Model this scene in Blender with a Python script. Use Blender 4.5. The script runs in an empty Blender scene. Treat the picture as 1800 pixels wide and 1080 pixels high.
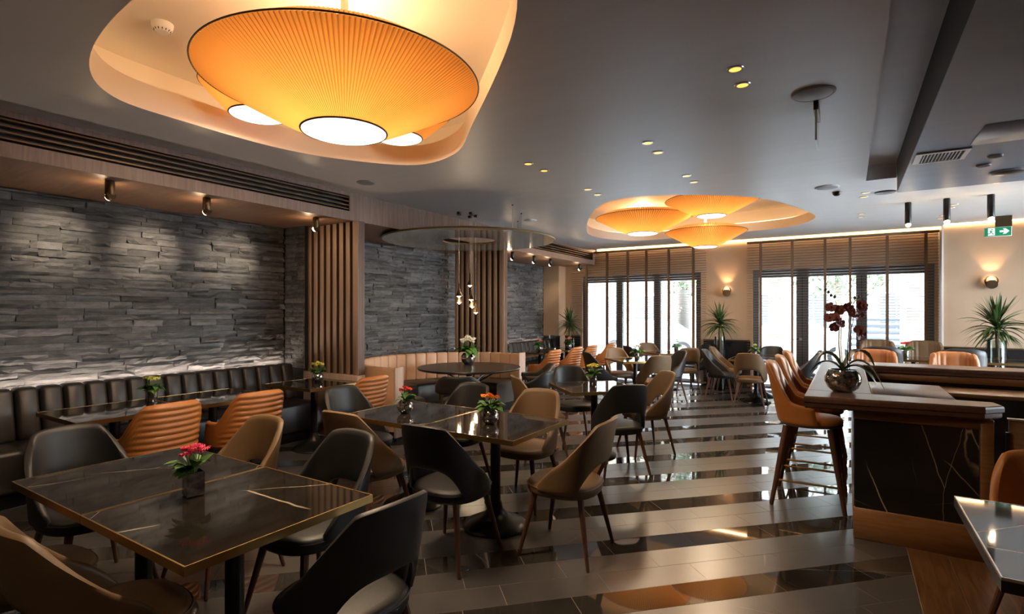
import bpy, bmesh, math, random
from math import sin, cos, pi, radians, sqrt, atan2
from mathutils import Vector
random.seed(11)
sc = bpy.context.scene
COL = sc.collection

# ------------------------------------------------------------------ camera
CAM_YAW = 32.25
cd = bpy.data.cameras.new('camera')
cd.sensor_width = 36.0
cd.lens = 18.7
cd.shift_y = 8.0 / 1800.0
cd.clip_start = 0.02
cd.clip_end = 300
cam = bpy.data.objects.new('camera', cd)
COL.objects.link(cam)
cam.location = (0, 0, 1.57)
cam.rotation_euler = (radians(90), 0, radians(CAM_YAW))
sc.camera = cam

# ------------------------------------------------------------------ colour management
sc.view_settings.view_transform = 'Standard'
sc.view_settings.look = 'None'
sc.view_settings.gamma = 1.0
sc.view_settings.use_curve_mapping = False
sc.view_settings.exposure = 1.05
sc.cycles.max_bounces = 8
sc.cycles.diffuse_bounces = 4
sc.cycles.glossy_bounces = 4
sc.cycles.transmission_bounces = 6
sc.cycles.transparent_max_bounces = 12
sc.cycles.caustics_reflective = False
sc.cycles.caustics_refractive = False
sc.cycles.sample_clamp_indirect = 6.0
sc.cycles.use_denoising = True

# ------------------------------------------------------------------ world (bright hazy sky)
W = bpy.data.worlds.new('world')
sc.world = W
W.use_nodes = True
wn = W.node_tree
bg = wn.nodes['Background']
wtc = wn.nodes.new('ShaderNodeTexCoord')
wsep = wn.nodes.new('ShaderNodeSeparateXYZ')
wr = wn.nodes.new('ShaderNodeValToRGB')
wr.color_ramp.elements[0].position = 0.0
wr.color_ramp.elements[0].color = (0.93, 0.96, 1.0, 1)
wr.color_ramp.elements[1].position = 0.8
wr.color_ramp.elements[1].color = (0.62, 0.78, 1.0, 1)
wn.links.new(wtc.outputs['Generated'], wsep.inputs[0])
wn.links.new(wsep.outputs['Z'], wr.inputs[0])
wn.links.new(wr.outputs[0], bg.inputs['Color'])
bg.inputs['Strength'].default_value = 17.0

def add_light(name, kind, loc, energy, color=(1, .72, .42), size=.05, rot=None, spot=None, blend=.5, size_y=None):
    ld = bpy.data.lights.new(name, kind)
    ld.energy = energy
    ld.color = color
    if kind in ('POINT', 'SPOT'):
        ld.shadow_soft_size = size
    if kind == 'SPOT':
        ld.spot_size = radians(spot)
        ld.spot_blend = blend
    if kind == 'AREA':
        ld.shape = 'RECTANGLE'
        ld.size = size
        ld.size_y = size_y or size
    o = bpy.data.objects.new(name, ld)
    COL.objects.link(o)
    o.location = loc
    if rot is not None:
        o.rotation_euler = rot
    return o

def aim(o, target):
    d = Vector(target) - o.location
    o.rotation_euler = d.to_track_quat('-Z', 'Y').to_euler()

# sun outside on the street (from behind the building, high)
sun = add_light('sun', 'SUN', (0, 20, 12), 6.0, (1, .95, .86))
sun.data.angle = radians(2)
sun.rotation_euler = (radians(38), radians(12), 0)

# ------------------------------------------------------------------ materials
def new_mat(name):
    m = bpy.data.materials.new(name)
    m.use_nodes = True
    return m, m.node_tree, m.node_tree.nodes['Principled BSDF']

def rgba(c):
    return (c[0], c[1], c[2], 1)

def noise(nt, scale=(1, 1, 1), s=5.0, detail=4, rough=.55, coord='Object', distort=0.0):
    tc = nt.nodes.new('ShaderNodeTexCoord')
    mp = nt.nodes.new('ShaderNodeMapping')
    mp.inputs['Scale'].default_value = scale
    n = nt.nodes.new('ShaderNodeTexNoise')
    n.inputs['Scale'].default_value = s
    n.inputs['Detail'].default_value = detail
    n.inputs['Roughness'].default_value = rough
    n.inputs['Distortion'].default_value = distort
    if coord == 'World':
        ge = nt.nodes.new('ShaderNodeNewGeometry')
        nt.links.new(ge.outputs['Position'], mp.inputs[0])
    else:
        nt.links.new(tc.outputs[coord], mp.inputs[0])
    nt.links.new(mp.outputs[0], n.inputs['Vector'])
    return n, mp

def ramp(nt, src, stops):
    r = nt.nodes.new('ShaderNodeValToRGB')
    while len(r.color_ramp.elements) < len(stops):
        r.color_ramp.elements.new(.5)
    for e, (p, c) in zip(r.color_ramp.elements, stops):
        e.position = p
        e.color = rgba(c)
    nt.links.new(src, r.inputs[0])
    return r

def bump(nt, bs, src, strength=.2, dist=.01):
    b = nt.nodes.new('ShaderNodeBump')
    b.inputs['Strength'].default_value = strength
    b.inputs['Distance'].default_value = dist
    nt.links.new(src, b.inputs['Height'])
    nt.links.new(b.outputs[0], bs.inputs['Normal'])
    return b

def plain(name, c, rough=.5, metal=0.0, spec=.5):
    m, nt, b = new_mat(name)
    b.inputs['Base Color'].default_value = rgba(c)
    b.inputs['Roughness'].default_value = rough
    b.inputs['Metallic'].default_value = metal
    b.inputs['Specular IOR Level'].default_value = spec
    return m

def mottled(name, c1, c2, rough=.5, s=6.0, scale=(1, 1, 1), bstr=0.0, bscale=60.0, metal=0.0, coord='Object', detail=4, spec=.5, rvar=0.0):
    m, nt, b = new_mat(name)
    n, _ = noise(nt, scale, s, detail, coord=coord)
    r = ramp(nt, n.outputs['Fac'], [(.3, c1), (.7, c2)])
    nt.links.new(r.outputs[0], b.inputs['Base Color'])
    b.inputs['Roughness'].default_value = rough
    b.inputs['Metallic'].default_value = metal
    b.inputs['Specular IOR Level'].default_value = spec
    if rvar:
        rr = nt.nodes.new('ShaderNodeMapRange')
        rr.inputs['To Min'].default_value = rough - rvar
        rr.inputs['To Max'].default_value = rough + rvar
        nt.links.new(n.outputs['Fac'], rr.inputs['Value'])
        nt.links.new(rr.outputs[0], b.inputs['Roughness'])
    if bstr:
        n2, _ = noise(nt, (1, 1, 1), bscale, 3, coord=coord)
        bump(nt, b, n2.outputs['Fac'], bstr, .004)
    return m

def wood(name, c1, c2, c3, scale, rough=.45, s=3.0, coord='Object', bstr=.08):
    m, nt, b = new_mat(name)
    n, _ = noise(nt, scale, s, 6, .62, coord, 1.2)
    r = ramp(nt, n.outputs['Fac'], [(.25, c1), (.5, c2), (.78, c3)])
    nt.links.new(r.outputs[0], b.inputs['Base Color'])
    b.inputs['Roughness'].default_value = rough
    bump(nt, b, n.outputs['Fac'], bstr, .004)
    return m

def veins(nt, base, vein, amount, coord, specs):
    """thin straight pale veins along stretched cell borders"""
    out = base
    for k, (scale, rot, s, width, lo) in enumerate(specs):
        tc = nt.nodes.new('ShaderNodeTexCoord')
        mp = nt.nodes.new('ShaderNodeMapping')
        mp.inputs['Scale'].default_value = scale
        mp.inputs['Rotation'].default_value = rot
        mp.inputs['Location'].default_value = (3.7 * k + .3, 1.9 * k + .77, .41)
        rt = nt.nodes.new('ShaderNodeMapping')
        rt.inputs['Rotation'].default_value = rot
        mp.inputs['Rotation'].default_value = (0, 0, 0)
        if coord == 'World':
            ge = nt.nodes.new('ShaderNodeNewGeometry')
            nt.links.new(ge.outputs['Position'], rt.inputs[0])
        else:
            oi = nt.nodes.new('ShaderNodeObjectInfo')
            ad = nt.nodes.new('ShaderNodeVectorMath'); ad.operation = 'MULTIPLY_ADD'
            cb = nt.nodes.new('ShaderNodeCombineXYZ')
            for q in range(3):
                nt.links.new(oi.outputs['Random'], cb.inputs[q])
            ad.inputs[1].default_value = (7.3, 5.1, 0)
            nt.links.new(cb.outputs[0], ad.inputs[0])
            nt.links.new(tc.outputs['Object'], ad.inputs[2])
            nt.links.new(ad.outputs[0], rt.inputs[0])
        nz = nt.nodes.new('ShaderNodeTexNoise'); nz.inputs['Scale'].default_value = 6.0
        nz.inputs['Detail'].default_value = 4
        nt.links.new(rt.outputs[0], nz.inputs['Vector'])
        wa = nt.nodes.new('ShaderNodeVectorMath'); wa.operation = 'MULTIPLY_ADD'
        wa.inputs[1].default_value = (.035, .035, .035)
        nt.links.new(nz.outputs['Color'], wa.inputs[0])
        nt.links.new(rt.outputs[0], wa.inputs[2])
        nt.links.new(wa.outputs[0], mp.inputs[0])
        vo = nt.nodes.new('ShaderNodeTexVoronoi'); vo.feature = 'DISTANCE_TO_EDGE'
        vo.inputs['Scale'].default_value = s
        nt.links.new(mp.outputs[0], vo.inputs['Vector'])
        mr = nt.nodes.new('ShaderNodeMapRange')
        mr.inputs['From Max'].default_value = width
        mr.inputs['To Min'].default_value = amount * (1, .75, .5)[k % 3]
        mr.inputs['To Max'].default_value = 0
        nt.links.new(vo.outputs['Distance'], mr.inputs['Value'])
        n3 = nt.nodes.new('ShaderNodeTexNoise'); n3.inputs['Scale'].default_value = 2.2
        n3.inputs['Detail'].default_value = 2
        nt.links.new(mp.outputs[0], n3.inputs['Vector'])
        mk = nt.nodes.new('ShaderNodeMapRange')
        mk.inputs['From Min'].default_value = lo
        mk.inputs['From Max'].default_value = lo + .08
        nt.links.new(n3.outputs['Fac'], mk.inputs['Value'])
        mu = nt.nodes.new('ShaderNodeMath'); mu.operation = 'MULTIPLY'
        nt.links.new(mr.outputs[0], mu.inputs[0])
        nt.links.new(mk.outputs[0], mu.inputs[1])
        mx = nt.nodes.new('ShaderNodeMix'); mx.data_type = 'RGBA'
        nt.links.new(mu.outputs[0], mx.inputs['Factor'])
        nt.links.new(out, mx.inputs[6])
        mx.inputs[7].default_value = rgba(vein)
        out = mx.outputs[2]
    return out

def marble(name, base1, base2, vein, rough, specs, coord='Object', amount=.8):
    """dark stone with sparse thin pale veins"""
    m, nt, b = new_mat(name)
    n, _ = noise(nt, (1, 1, 1), 5.0, 6, .6, coord)
    r = ramp(nt, n.outputs['Fac'], [(.3, base1), (.72, base2)])
    nt.links.new(veins(nt, r.outputs[0], vein, amount, coord, specs), b.inputs['Base Color'])
    b.inputs['Roughness'].default_value = rough
    return m

def emit(name, c, strength):
    m, nt, b = new_mat(name)
    b.inputs['Base Color'].default_value = (.8, .8, .8, 1)
    b.inputs['Emission Color'].default_value = rgba(c)
    b.inputs['Emission Strength'].default_value = strength
    return m

def thin_glass(name, tint=(.95, .97, .96), refl=.12):
    m = bpy.data.materials.new(name)
    m.use_nodes = True
    nt = m.node_tree
    nt.nodes.clear()
    o = nt.nodes.new('ShaderNodeOutputMaterial')
    t = nt.nodes.new('ShaderNodeBsdfTransparent'); t.inputs[0].default_value = rgba(tint)
    g = nt.nodes.new('ShaderNodeBsdfGlossy'); g.inputs['Roughness'].default_value = .02
    f = nt.nodes.new('ShaderNodeFresnel'); f.inputs[0].default_value = 1.3 + refl
    mx = nt.nodes.new('ShaderNodeMixShader')
    nt.links.new(f.outputs[0], mx.inputs[0])
    nt.links.new(t.outputs[0], mx.inputs[1])
    nt.links.new(g.outputs[0], mx.inputs[2])
    nt.links.new(mx.outputs[0], o.inputs[0])
    return m

def shade_cloth(name, c, tr):
    """pleated lamp cloth: lets the lamp inside shine through"""
    m = bpy.data.materials.new(name)
    m.use_nodes = True
    nt = m.node_tree
    nt.nodes.clear()
    o = nt.nodes.new('ShaderNodeOutputMaterial')
    d = nt.nodes.new('ShaderNodeBsdfDiffuse'); d.inputs[0].default_value = rgba(c)
    t = nt.nodes.new('ShaderNodeBsdfTranslucent'); t.inputs[0].default_value = rgba(c)
    mx = nt.nodes.new('ShaderNodeMixShader'); mx.inputs[0].default_value = tr
    nt.links.new(d.outputs[0], mx.inputs[1])
    nt.links.new(t.outputs[0], mx.inputs[2])
    nt.links.new(mx.outputs[0], o.inputs[0])
    return m

def slate():
    m, nt, b = new_mat('slate_stone')
    oi = nt.nodes.new('ShaderNodeObjectInfo')
    n, mp = noise(nt, (1, 1, 3), 9.0, 7, .65, 'World')
    mix = nt.nodes.new('ShaderNodeMath'); mix.operation = 'MULTIPLY_ADD'
    mix.inputs[1].default_value = .45
    nt.links.new(oi.outputs['Random'], mix.inputs[0])
    nt.links.new(n.outputs['Fac'], mix.inputs[2])
    r = ramp(nt, mix.outputs[0], [(.35, (.032, .032, .034)), (.68, (.076, .077, .081)), (1.0, (.15, .15, .155))])
    nt.links.new(r.outputs[0], b.inputs['Base Color'])
    b.inputs['Roughness'].default_value = .58
    n2, _ = noise(nt, (1, 1, 2.5), 38.0, 6, .7, 'World')
    bump(nt, b, n2.outputs['Fac'], .55, .012)
    return m

def tile_mat(name, rough, c1, c2, spec=.5):
    m, nt, b = new_mat(name)
    n, _ = noise(nt, (1, 1, 1), 2.2, 5, .6, 'World')
    oi = nt.nodes.new('ShaderNodeObjectInfo')
    ad = nt.nodes.new('ShaderNodeMath'); ad.operation = 'MULTIPLY_ADD'
    ad.inputs[1].default_value = .35
    nt.links.new(oi.outputs['Random'], ad.inputs[0])
    nt.links.new(n.outputs['Fac'], ad.inputs[2])
    r = ramp(nt, ad.outputs[0], [(.4, c1), (.95, c2)])
    o_ = veins(nt, r.outputs[0], (.40, .34, .28), .6, 'World', [((1, .3, .01), (0, 0, .25), 1.1, .004, .55), ((.35, 1, .01), (0, 0, -.5), 1.3, .003, .58)])
    nt.links.new(o_, b.inputs['Base Color'])
    b.inputs['Roughness'].default_value = rough
    b.inputs['Specular IOR Level'].default_value = spec
    return m

M = {}
M['black_leather'] = mottled('black_leather', (.010, .010, .010), (.018, .017, .017), .47, 4, bstr=.12, bscale=160, spec=.42)
M['brown_leather'] = mottled('brown_leather', (.115, .066, .029), (.15, .087, .040), .5, 4, bstr=.12, bscale=160)
M['tan_leather'] = mottled('tan_leather', (.36, .125, .028), (.45, .17, .042), .40, 5, bstr=.1, bscale=140)
M['rust_leather'] = mottled('rust_leather', (.30, .10, .028), (.38, .135, .04), .45, 5, bstr=.1, bscale=140)
M['booth_leather'] = mottled('booth_leather', (.52, .31, .19), (.58, .36, .23), .45, 3, bstr=.08, bscale=140)
M['bench_leather'] = mottled('bench_leather', (.020, .017, .015), (.033, .028, .025), .36, 4, bstr=.1, bscale=120)
M['seat_leather'] = mottled('seat_leather', (.035, .026, .02), (.055, .041, .032), .42, 4, bstr=.1, bscale=120)
M['leg_wood'] = wood('leg_wood', (.05, .02, .010), (.085, .034, .017), (.12, .05, .026), (8, 8, 1), .4)
M['table_dark'] = wood('table_dark', (.016, .011, .009), (.024, .017, .013), (.032, .022, .017), (8, 8, 1), .3)
M['dark_wood'] = wood('dark_wood', (.03, .015, .009), (.05, .025, .014), (.07, .035, .02), (8, 8, 1), .35)
M['fascia_wood'] = wood('fascia_wood', (.15, .095, .07), (.23, .15, .115), (.32, .215, .17), (9, 9, .5), .5, 3.0, 'World')
M['soffit_wood'] = wood('soffit_wood', (.15, .08, .045), (.23, .125, .075), (.30, .17, .105), (.6, 5, 9), .42, 3.0, 'World')
M['slat_wood'] = wood('slat_wood', (.33, .225, .17), (.42, .30, .235), (.50, .37, .295), (8, 8, .35), .5, 3.0, 'World')
M['screen_back'] = wood('screen_back', (.06, .026, .012), (.09, .04, .018), (.12, .056, .027), (8, 8, .4), .45, 3.0, 'World')
M['bar_wood'] = wood('bar_wood', (.14, .06, .021), (.22, .10, .037), (.29, .14, .055), (1.0, 6, 9), .36, 3.0, 'World')
M['bar_top_wood'] = wood('bar_top_wood', (.07, .034, .021), (.11, .056, .036), (.15, .08, .052), (5, .7, 5), .34, 3.0, 'World')
M['plank_wood'] = wood('plank_wood', (.035, .014, .005), (.11, .05, .018), (.20, .10, .04), (11, .9, 11), .38, 2.8, 'World')
M['blind_wood'] = wood('blind_wood', (.15, .095, .06), (.19, .125, .08), (.23, .155, .10), (.5, 6, 6), .5)
M['tape'] = plain('blind_tape', (.13, .075, .035), .8)
M['table_marble'] = marble('table_marble', (.010, .008, .006), (.028, .023, .018), (.60, .51, .38), .045, [((1, .30, .01), (0, 0, .9), 1.9, .0065, .52), ((.28, 1, .01), (0, 0, .55), 2.2, .005, .55), ((1, .25, .01), (0, 0, -.3), 2.6, .004, .58)])
M['panel_marble'] = marble('panel_marble', (.008, .0075, .007), (.018, .016, .015), (.62, .5, .34), .30, [((1, 1, .22), (0, .22, 0), 3.2, .013, .42), ((1, 1, .2), (0, -.1, 0), 4.2, .008, .42), ((.4, .4, 1), (0, .2, 0), 3.0, .006, .47)], 'World')
M['brass'] = plain('brass', (.42, .27, .10), .34, 1.0)
M['bronze'] = plain('bronze', (.10, .062, .032), .4, .8)
M['black_metal'] = plain('black_metal', (.012, .012, .012), .3, .3)
M['steel'] = plain('steel', (.55, .55, .55), .28, 1.0)
M['silver_glass'] = mottled('silver_glass', (.05, .042, .036), (.78, .74, .69), .10, 34, metal=.92, detail=6)
M['gloss_tile'] = tile_mat('gloss_tile', .035, (.018, .016, .014), (.045, .040, .036), .6)
M['matte_tile'] = tile_mat('matte_tile', .29, (.044, .041, .040), (.074, .069, .067), 1.0)
M['grout'] = plain('grout', (.30, .265, .23), .8)
M['slate'] = slate()
M['slate_bed'] = plain('slate_bed', (.012, .012, .013), .9)
M['ceiling_grey'] = mottled('ceiling_grey', (.64, .615, .60), (.68, .655, .64), .42, 2.0, (.5, 3, 1), coord='World')
M['bar_ceiling'] = mottled('bar_ceiling', (.17, .22, .29), (.20, .25, .32), .4, 2.0, (.5, 3, 1), coord='World')
M['ceiling_black'] = plain('ceiling_black', (.02, .02, .021), .6)
M['cream'] = mottled('cream_plaster', (.40, .275, .18), (.43, .30, .20), .65, 2.0, coord='World')
M['recess_cream'] = plain('recess_cream', (.80, .70, .57), .6)
M['wainscot'] = mottled('wainscot', (.012, .011, .011), (.02, .018, .018), .2, 3.0, coord='World')
M['trim_white'] = plain('trim_white', (.75, .73, .7), .5)
M['alu'] = plain('window_alu', (.075, .078, .085), .45, .2)
M['glass'] = thin_glass('window_glass')
M['vase_glass'] = thin_glass('vase_glass', (.86, .9, .88), .2)
M['disc_lacquer'] = plain('disc_lacquer', (.38, .38, .35), .11, .2, .8)
M['white_plastic'] = plain('white_plastic', (.8, .78, .75), .4)
M['grey_plastic'] = plain('grey_plastic', (.3, .3, .3), .5)
M['cloth_big'] = shade_cloth('pleated_cloth', (.86, .50, .155), .55)
M['cloth_top'] = shade_cloth('pleated_cloth_top', (.86, .60, .28), .6)
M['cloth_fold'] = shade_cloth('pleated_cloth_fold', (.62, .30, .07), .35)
M['lamp_disc'] = emit('lamp_diffuser', (1, .93, .84), 1.1)
M['amber'] = emit('amber_lens', (1, .48, .06), .9)
M['bulb'] = emit('warm_lens', (1, .80, .52), 9.0)
M['bulb_soft'] = emit('pendant_lens', (1, .80, .55), 4.0)
M['led'] = emit('led_strip', (1, .74, .47), 1.3)
M['led_cove'] = emit('led_cove', (1, .66, .33), 16.0)
M['led_bench_far'] = emit('led_bench_far', (1, .80, .64), 6.0)
M['led_bench'] = emit('led_bench', (1, .80, .64), 22.0)
M['leaf'] = mottled('leaf_green', (.045, .13, .022), (.09, .22, .04), .4, 5)
M['leaf_dark'] = mottled('leaf_dark', (.022, .05, .012), (.055, .10, .025), .42, 5)
M['stem'] = plain('stem', (.10, .15, .04), .6)
M['bark'] = mottled('bark', (.10, .075, .05), (.2, .155, .11), .85, 18, (1, 1, .4), bstr=.5, bscale=30)
for k_, c_ in (('pink', (.78, .05, .13)), ('red', (.72, .05, .03)), ('orange', (.9, .28, .02)), ('yellow', (.72, .62, .10)), ('lime', (.62, .66, .16)), ('white', (.8, .76, .66)), ('coral', (.8, .25, .18)), ('orchid', (.36, .13, .13))):
    M['fl_' + k_] = plain('petal_' + k_, c_, .55)
M['soil'] = plain('soil', (.03, .02, .014), .95)
M['exit_green'] = emit('exit_green', (0, .30, .11), .16)
M['exit_green'].node_tree.nodes['Principled BSDF'].inputs['Base Color'].default_value = (0, .22, .09, 1)
M['exit_white'] = emit('exit_white', (.9, 1, .92), .45)
M['grille_black'] = plain('grille_black', (.006, .006, .006), .6)

# ------------------------------------------------------------------ geometry helpers
class G:
    """collects vertices and faces of one mesh"""
    def __init__(s):
        s.v, s.f = [], []
    def add(s, vs, fs):
        b = len(s.v)
        s.v += [tuple(p) for p in vs]
        s.f += [tuple(i + b for i in q) for q in fs]
        return s
    def box(s, x0, x1, y0, y1, z0, z1):
        return s.add([(x0, y0, z0), (x1, y0, z0), (x1, y1, z0), (x0, y1, z0), (x0, y0, z1), (x1, y0, z1), (x1, y1, z1), (x0, y1, z1)],
                     [(0, 3, 2, 1), (4, 5, 6, 7), (0, 1, 5, 4), (1, 2, 6, 5), (2, 3, 7, 6), (3, 0, 4, 7)])
    def tube(s, p0, p1, r0, r1=None, n=8, caps=True):
        r1 = r0 if r1 is None else r1
        p0, p1 = Vector(p0), Vector(p1)
        d = (p1 - p0).normalized()
        a = d.orthogonal().normalized()
        b = d.cross(a)
        vs = []
        for p, r in ((p0, r0), (p1, r1)):
            for i in range(n):
                t = 2 * pi * i / n
                vs.append(p + a * (r * cos(t)) + b * (r * sin(t)))
        fs = [(i, (i + 1) % n, n + (i + 1) % n, n + i) for i in range(n)]
        if caps:
            fs += [tuple(range(n - 1, -1, -1)), tuple(range(n, 2 * n))]
        return s.add(vs, fs)
    def path(s, pts, r, n=6, closed=False):
        pts = [Vector(p) for p in pts]
        m = len(pts)
        rs = r if isinstance(r, (list, tuple)) else [r] * m
        vs = []
        for i, p in enumerate(pts):
            a = pts[(i + 1) % m] if (closed or i + 1 < m) else p
            b = pts[i - 1] if (closed or i > 0) else p
            d = (a - b).normalized()
            up = Vector((0, 0, 1)) if abs(d.z) < .9 else Vector((0, 1, 0))
            u = d.cross(up).normalized()
            w = u.cross(d)
            for k in range(n):
                t = 2 * pi * k / n
                vs.append(p + u * (rs[i] * cos(t)) + w * (rs[i] * sin(t)))
        fs = []
        for i in range(m if closed else m - 1):
            j = (i + 1) % m
            for k in range(n):
                l = (k + 1) % n
                fs.append((i * n + k, i * n + l, j * n + l, j * n + k))
        if not closed:
            fs += [tuple(range(n - 1, -1, -1)), tuple((m - 1) * n + k for k in range(n))]
        return s.add(vs, fs)
    def lathe(s, prof, n=24, c=(0, 0, 0), cap0=True, cap1=True, sq=None):
        vs, fs = [], []
        for r, z in prof:
            for i in range(n):
                t = 2 * pi * i / n
                x, y = cos(t), sin(t)
                if sq:
                    x = math.copysign(abs(x) ** (2 / sq), x)
                    y = math.copysign(abs(y) ** (2 / sq), y)
                vs.append((c[0] + r * x, c[1] + r * y, c[2] + z))
        for j in range(len(prof) - 1):
            for i in range(n):
                k = (i + 1) % n
                fs.append((j * n + i, j * n + k, (j + 1) * n + k, (j + 1) * n + i))
        if cap0:
            fs.append(tuple(range(n - 1, -1, -1)))
        if cap1:
            fs.append(tuple((len(prof) - 1) * n + i for i in range(n)))
        return s.add(vs, fs)
    def prism(s, poly, z0, z1):
        n = len(poly)
        vs = [(x, y, z0) for x, y in poly] + [(x, y, z1) for x, y in poly]
        fs = [tuple(range(n - 1, -1, -1)), tuple(range(n, 2 * n))]
        fs += [(i, (i + 1) % n, n + (i + 1) % n, n + i) for i in range(n)]
        return s.add(vs, fs)
    def build(s, name, mat, parent=None, smooth=False, angle=38, loc=None, kind=None, recalc=False):
        me = bpy.data.meshes.new(name)
        me.from_pydata(s.v, [], s.f)
        me.materials.append(mat)
        if recalc:
            bm = bmesh.new(); bm.from_mesh(me)
            bmesh.ops.recalc_face_normals(bm, faces=bm.faces)
            bm.to_mesh(me); bm.free()
        if smooth:
            me.polygons.foreach_set('use_smooth', [True] * len(me.polygons))
            me.set_sharp_from_angle(angle=radians(angle))
        me.update()
        return link(name, me, parent, loc, kind)

def link(name, me, parent=None, loc=None, kind=None):
    o = bpy.data.objects.new(name, me)
    COL.objects.link(o)
    o.parent = parent
    if loc is not None:
        o.location = loc
    if kind:
        o['kind'] = kind
    return o

def rbox_mesh(x0, x1, y0, y1, z0, z1, r=.01, seg=2):
    bm = bmesh.new()
    bmesh.ops.create_cube(bm, size=1)
    for v in bm.verts:
        v.co = Vector(((x0 + x1) / 2 + v.co.x * (x1 - x0), (y0 + y1) / 2 + v.co.y * (y1 - y0), (z0 + z1) / 2 + v.co.z * (z1 - z0)))
    bmesh.ops.bevel(bm, geom=list(bm.edges), offset=r, segments=seg, affect='EDGES', profile=.5, clamp_overlap=True)
    vs = [v.co.copy() for v in bm.verts]
    bm.verts.index_update()
    fs = [tuple(v.index for v in f.verts) for f in bm.faces]
    bm.free()
    return vs, fs

def rbox(name, mat, x0, x1, y0, y1, z0, z1, r=.01, seg=2, parent=None, kind=None, loc=None):
    g = G()
    g.add(*rbox_mesh(x0, x1, y0, y1, z0, z1, r, seg))
    return g.build(name, mat, parent, True, 50, loc, kind)

def thing(name, label, cat, loc=(0, 0, 0), rotz=0, group=None):
    o = bpy.data.objects.new(name, None)
    COL.objects.link(o)
    o.location = loc
    o.rotation_euler = (0, 0, rotz)
    o.empty_display_size = .1
    return tag(o, label, cat, group)

def tag(o, label, cat, group=None):
    o['label'] = label
    o['category'] = cat
    if group:
        o['group'] = group
    return o

KIDS = {}
def dup(root, loc, rotz, label=None, group=None, scale=None):
    r = root.copy()
    COL.objects.link(r)
    r.location = loc
    r.rotation_euler = (0, 0, rotz)
    if scale:
        r.scale = scale
    if label:
        r['label'] = label
    if group:
        r['group'] = group
    for ch in list(root.children):
        c = ch.copy()
        COL.objects.link(c)
        c.parent = r
        for g in list(ch.children):
            d = g.copy()
            COL.objects.link(d)
            d.parent = c
    return r

def sstep(a, b, x):
    t = min(1, max(0, (x - a) / (b - a)))
    return t * t * (3 - 2 * t)

def catmull(pts, per=6):
    out = []
    n = len(pts)
    for i in range(n):
        p0, p1, p2, p3 = pts[i - 1], pts[i], pts[(i + 1) % n], pts[(i + 2) % n]
        for k in range(per):
            t = k / per
            out.append(tuple(.5 * (2 * p1[a] + (p2[a] - p0[a]) * t + (2 * p0[a] - 5 * p1[a] + 4 * p2[a] - p3[a]) * t * t + (3 * p1[a] - p0[a] - 3 * p2[a] + p3[a]) * t ** 3) for a in (0, 1)))
    return out

def area2(p):
    return sum(p[i - 1][0] * p[i][1] - p[i][0] * p[i - 1][1] for i in range(len(p)))

def offset(poly, d):
    n = len(poly)
    s_ = 1 if area2(poly) > 0 else -1
    out = []
    for i in range(n):
        a, b = poly[i - 1], poly[(i + 1) % n]
        tx, ty = b[0] - a[0], b[1] - a[1]
        l = math.hypot(tx, ty) or 1
        out.append((poly[i][0] + s_ * ty / l * d, poly[i][1] - s_ * tx / l * d))
    return out

def flat_with_holes(name, outer, holes, z, mat, kind='structure', parent=None):
    bm = bmesh.new()
    edges = []
    for loop in [outer] + holes:
        vs = [bm.verts.new((x, y, z)) for x, y in loop]
        for i in range(len(vs)):
            edges.append(bm.edges.new((vs[i - 1], vs[i])))
    bmesh.ops.triangle_fill(bm, use_beauty=True, edges=edges)
    for f in bm.faces:
        f.normal_update()
        if f.normal.z > 0:
            f.normal_flip()
    me = bpy.data.meshes.new(name)
    bm.to_mesh(me)
    bm.free()
    me.materials.append(mat)
    return link(name, me, parent, None, kind)

def clip(poly, fn):
    """keep the part of a convex polygon where fn(p) >= 0"""
    out = []
    for i in range(len(poly)):
        a, b = poly[i - 1], poly[i]
        fa, fb = fn(a), fn(b)
        if (fa >= 0) != (fb >= 0):
            t = fa / (fa - fb)
            out.append((a[0] + (b[0] - a[0]) * t, a[1] + (b[1] - a[1]) * t))
        if fb >= 0:
            out.append(b)
    return out

# ================================================================== SETTING
RX0, RX1, RY0, RY1 = -6.3, 4.6, -3.0, 11.8
FX = -5.05          # wooden fascia plane
SOF = 2.67          # soffit height
CH = 3.0            # ceiling height

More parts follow.
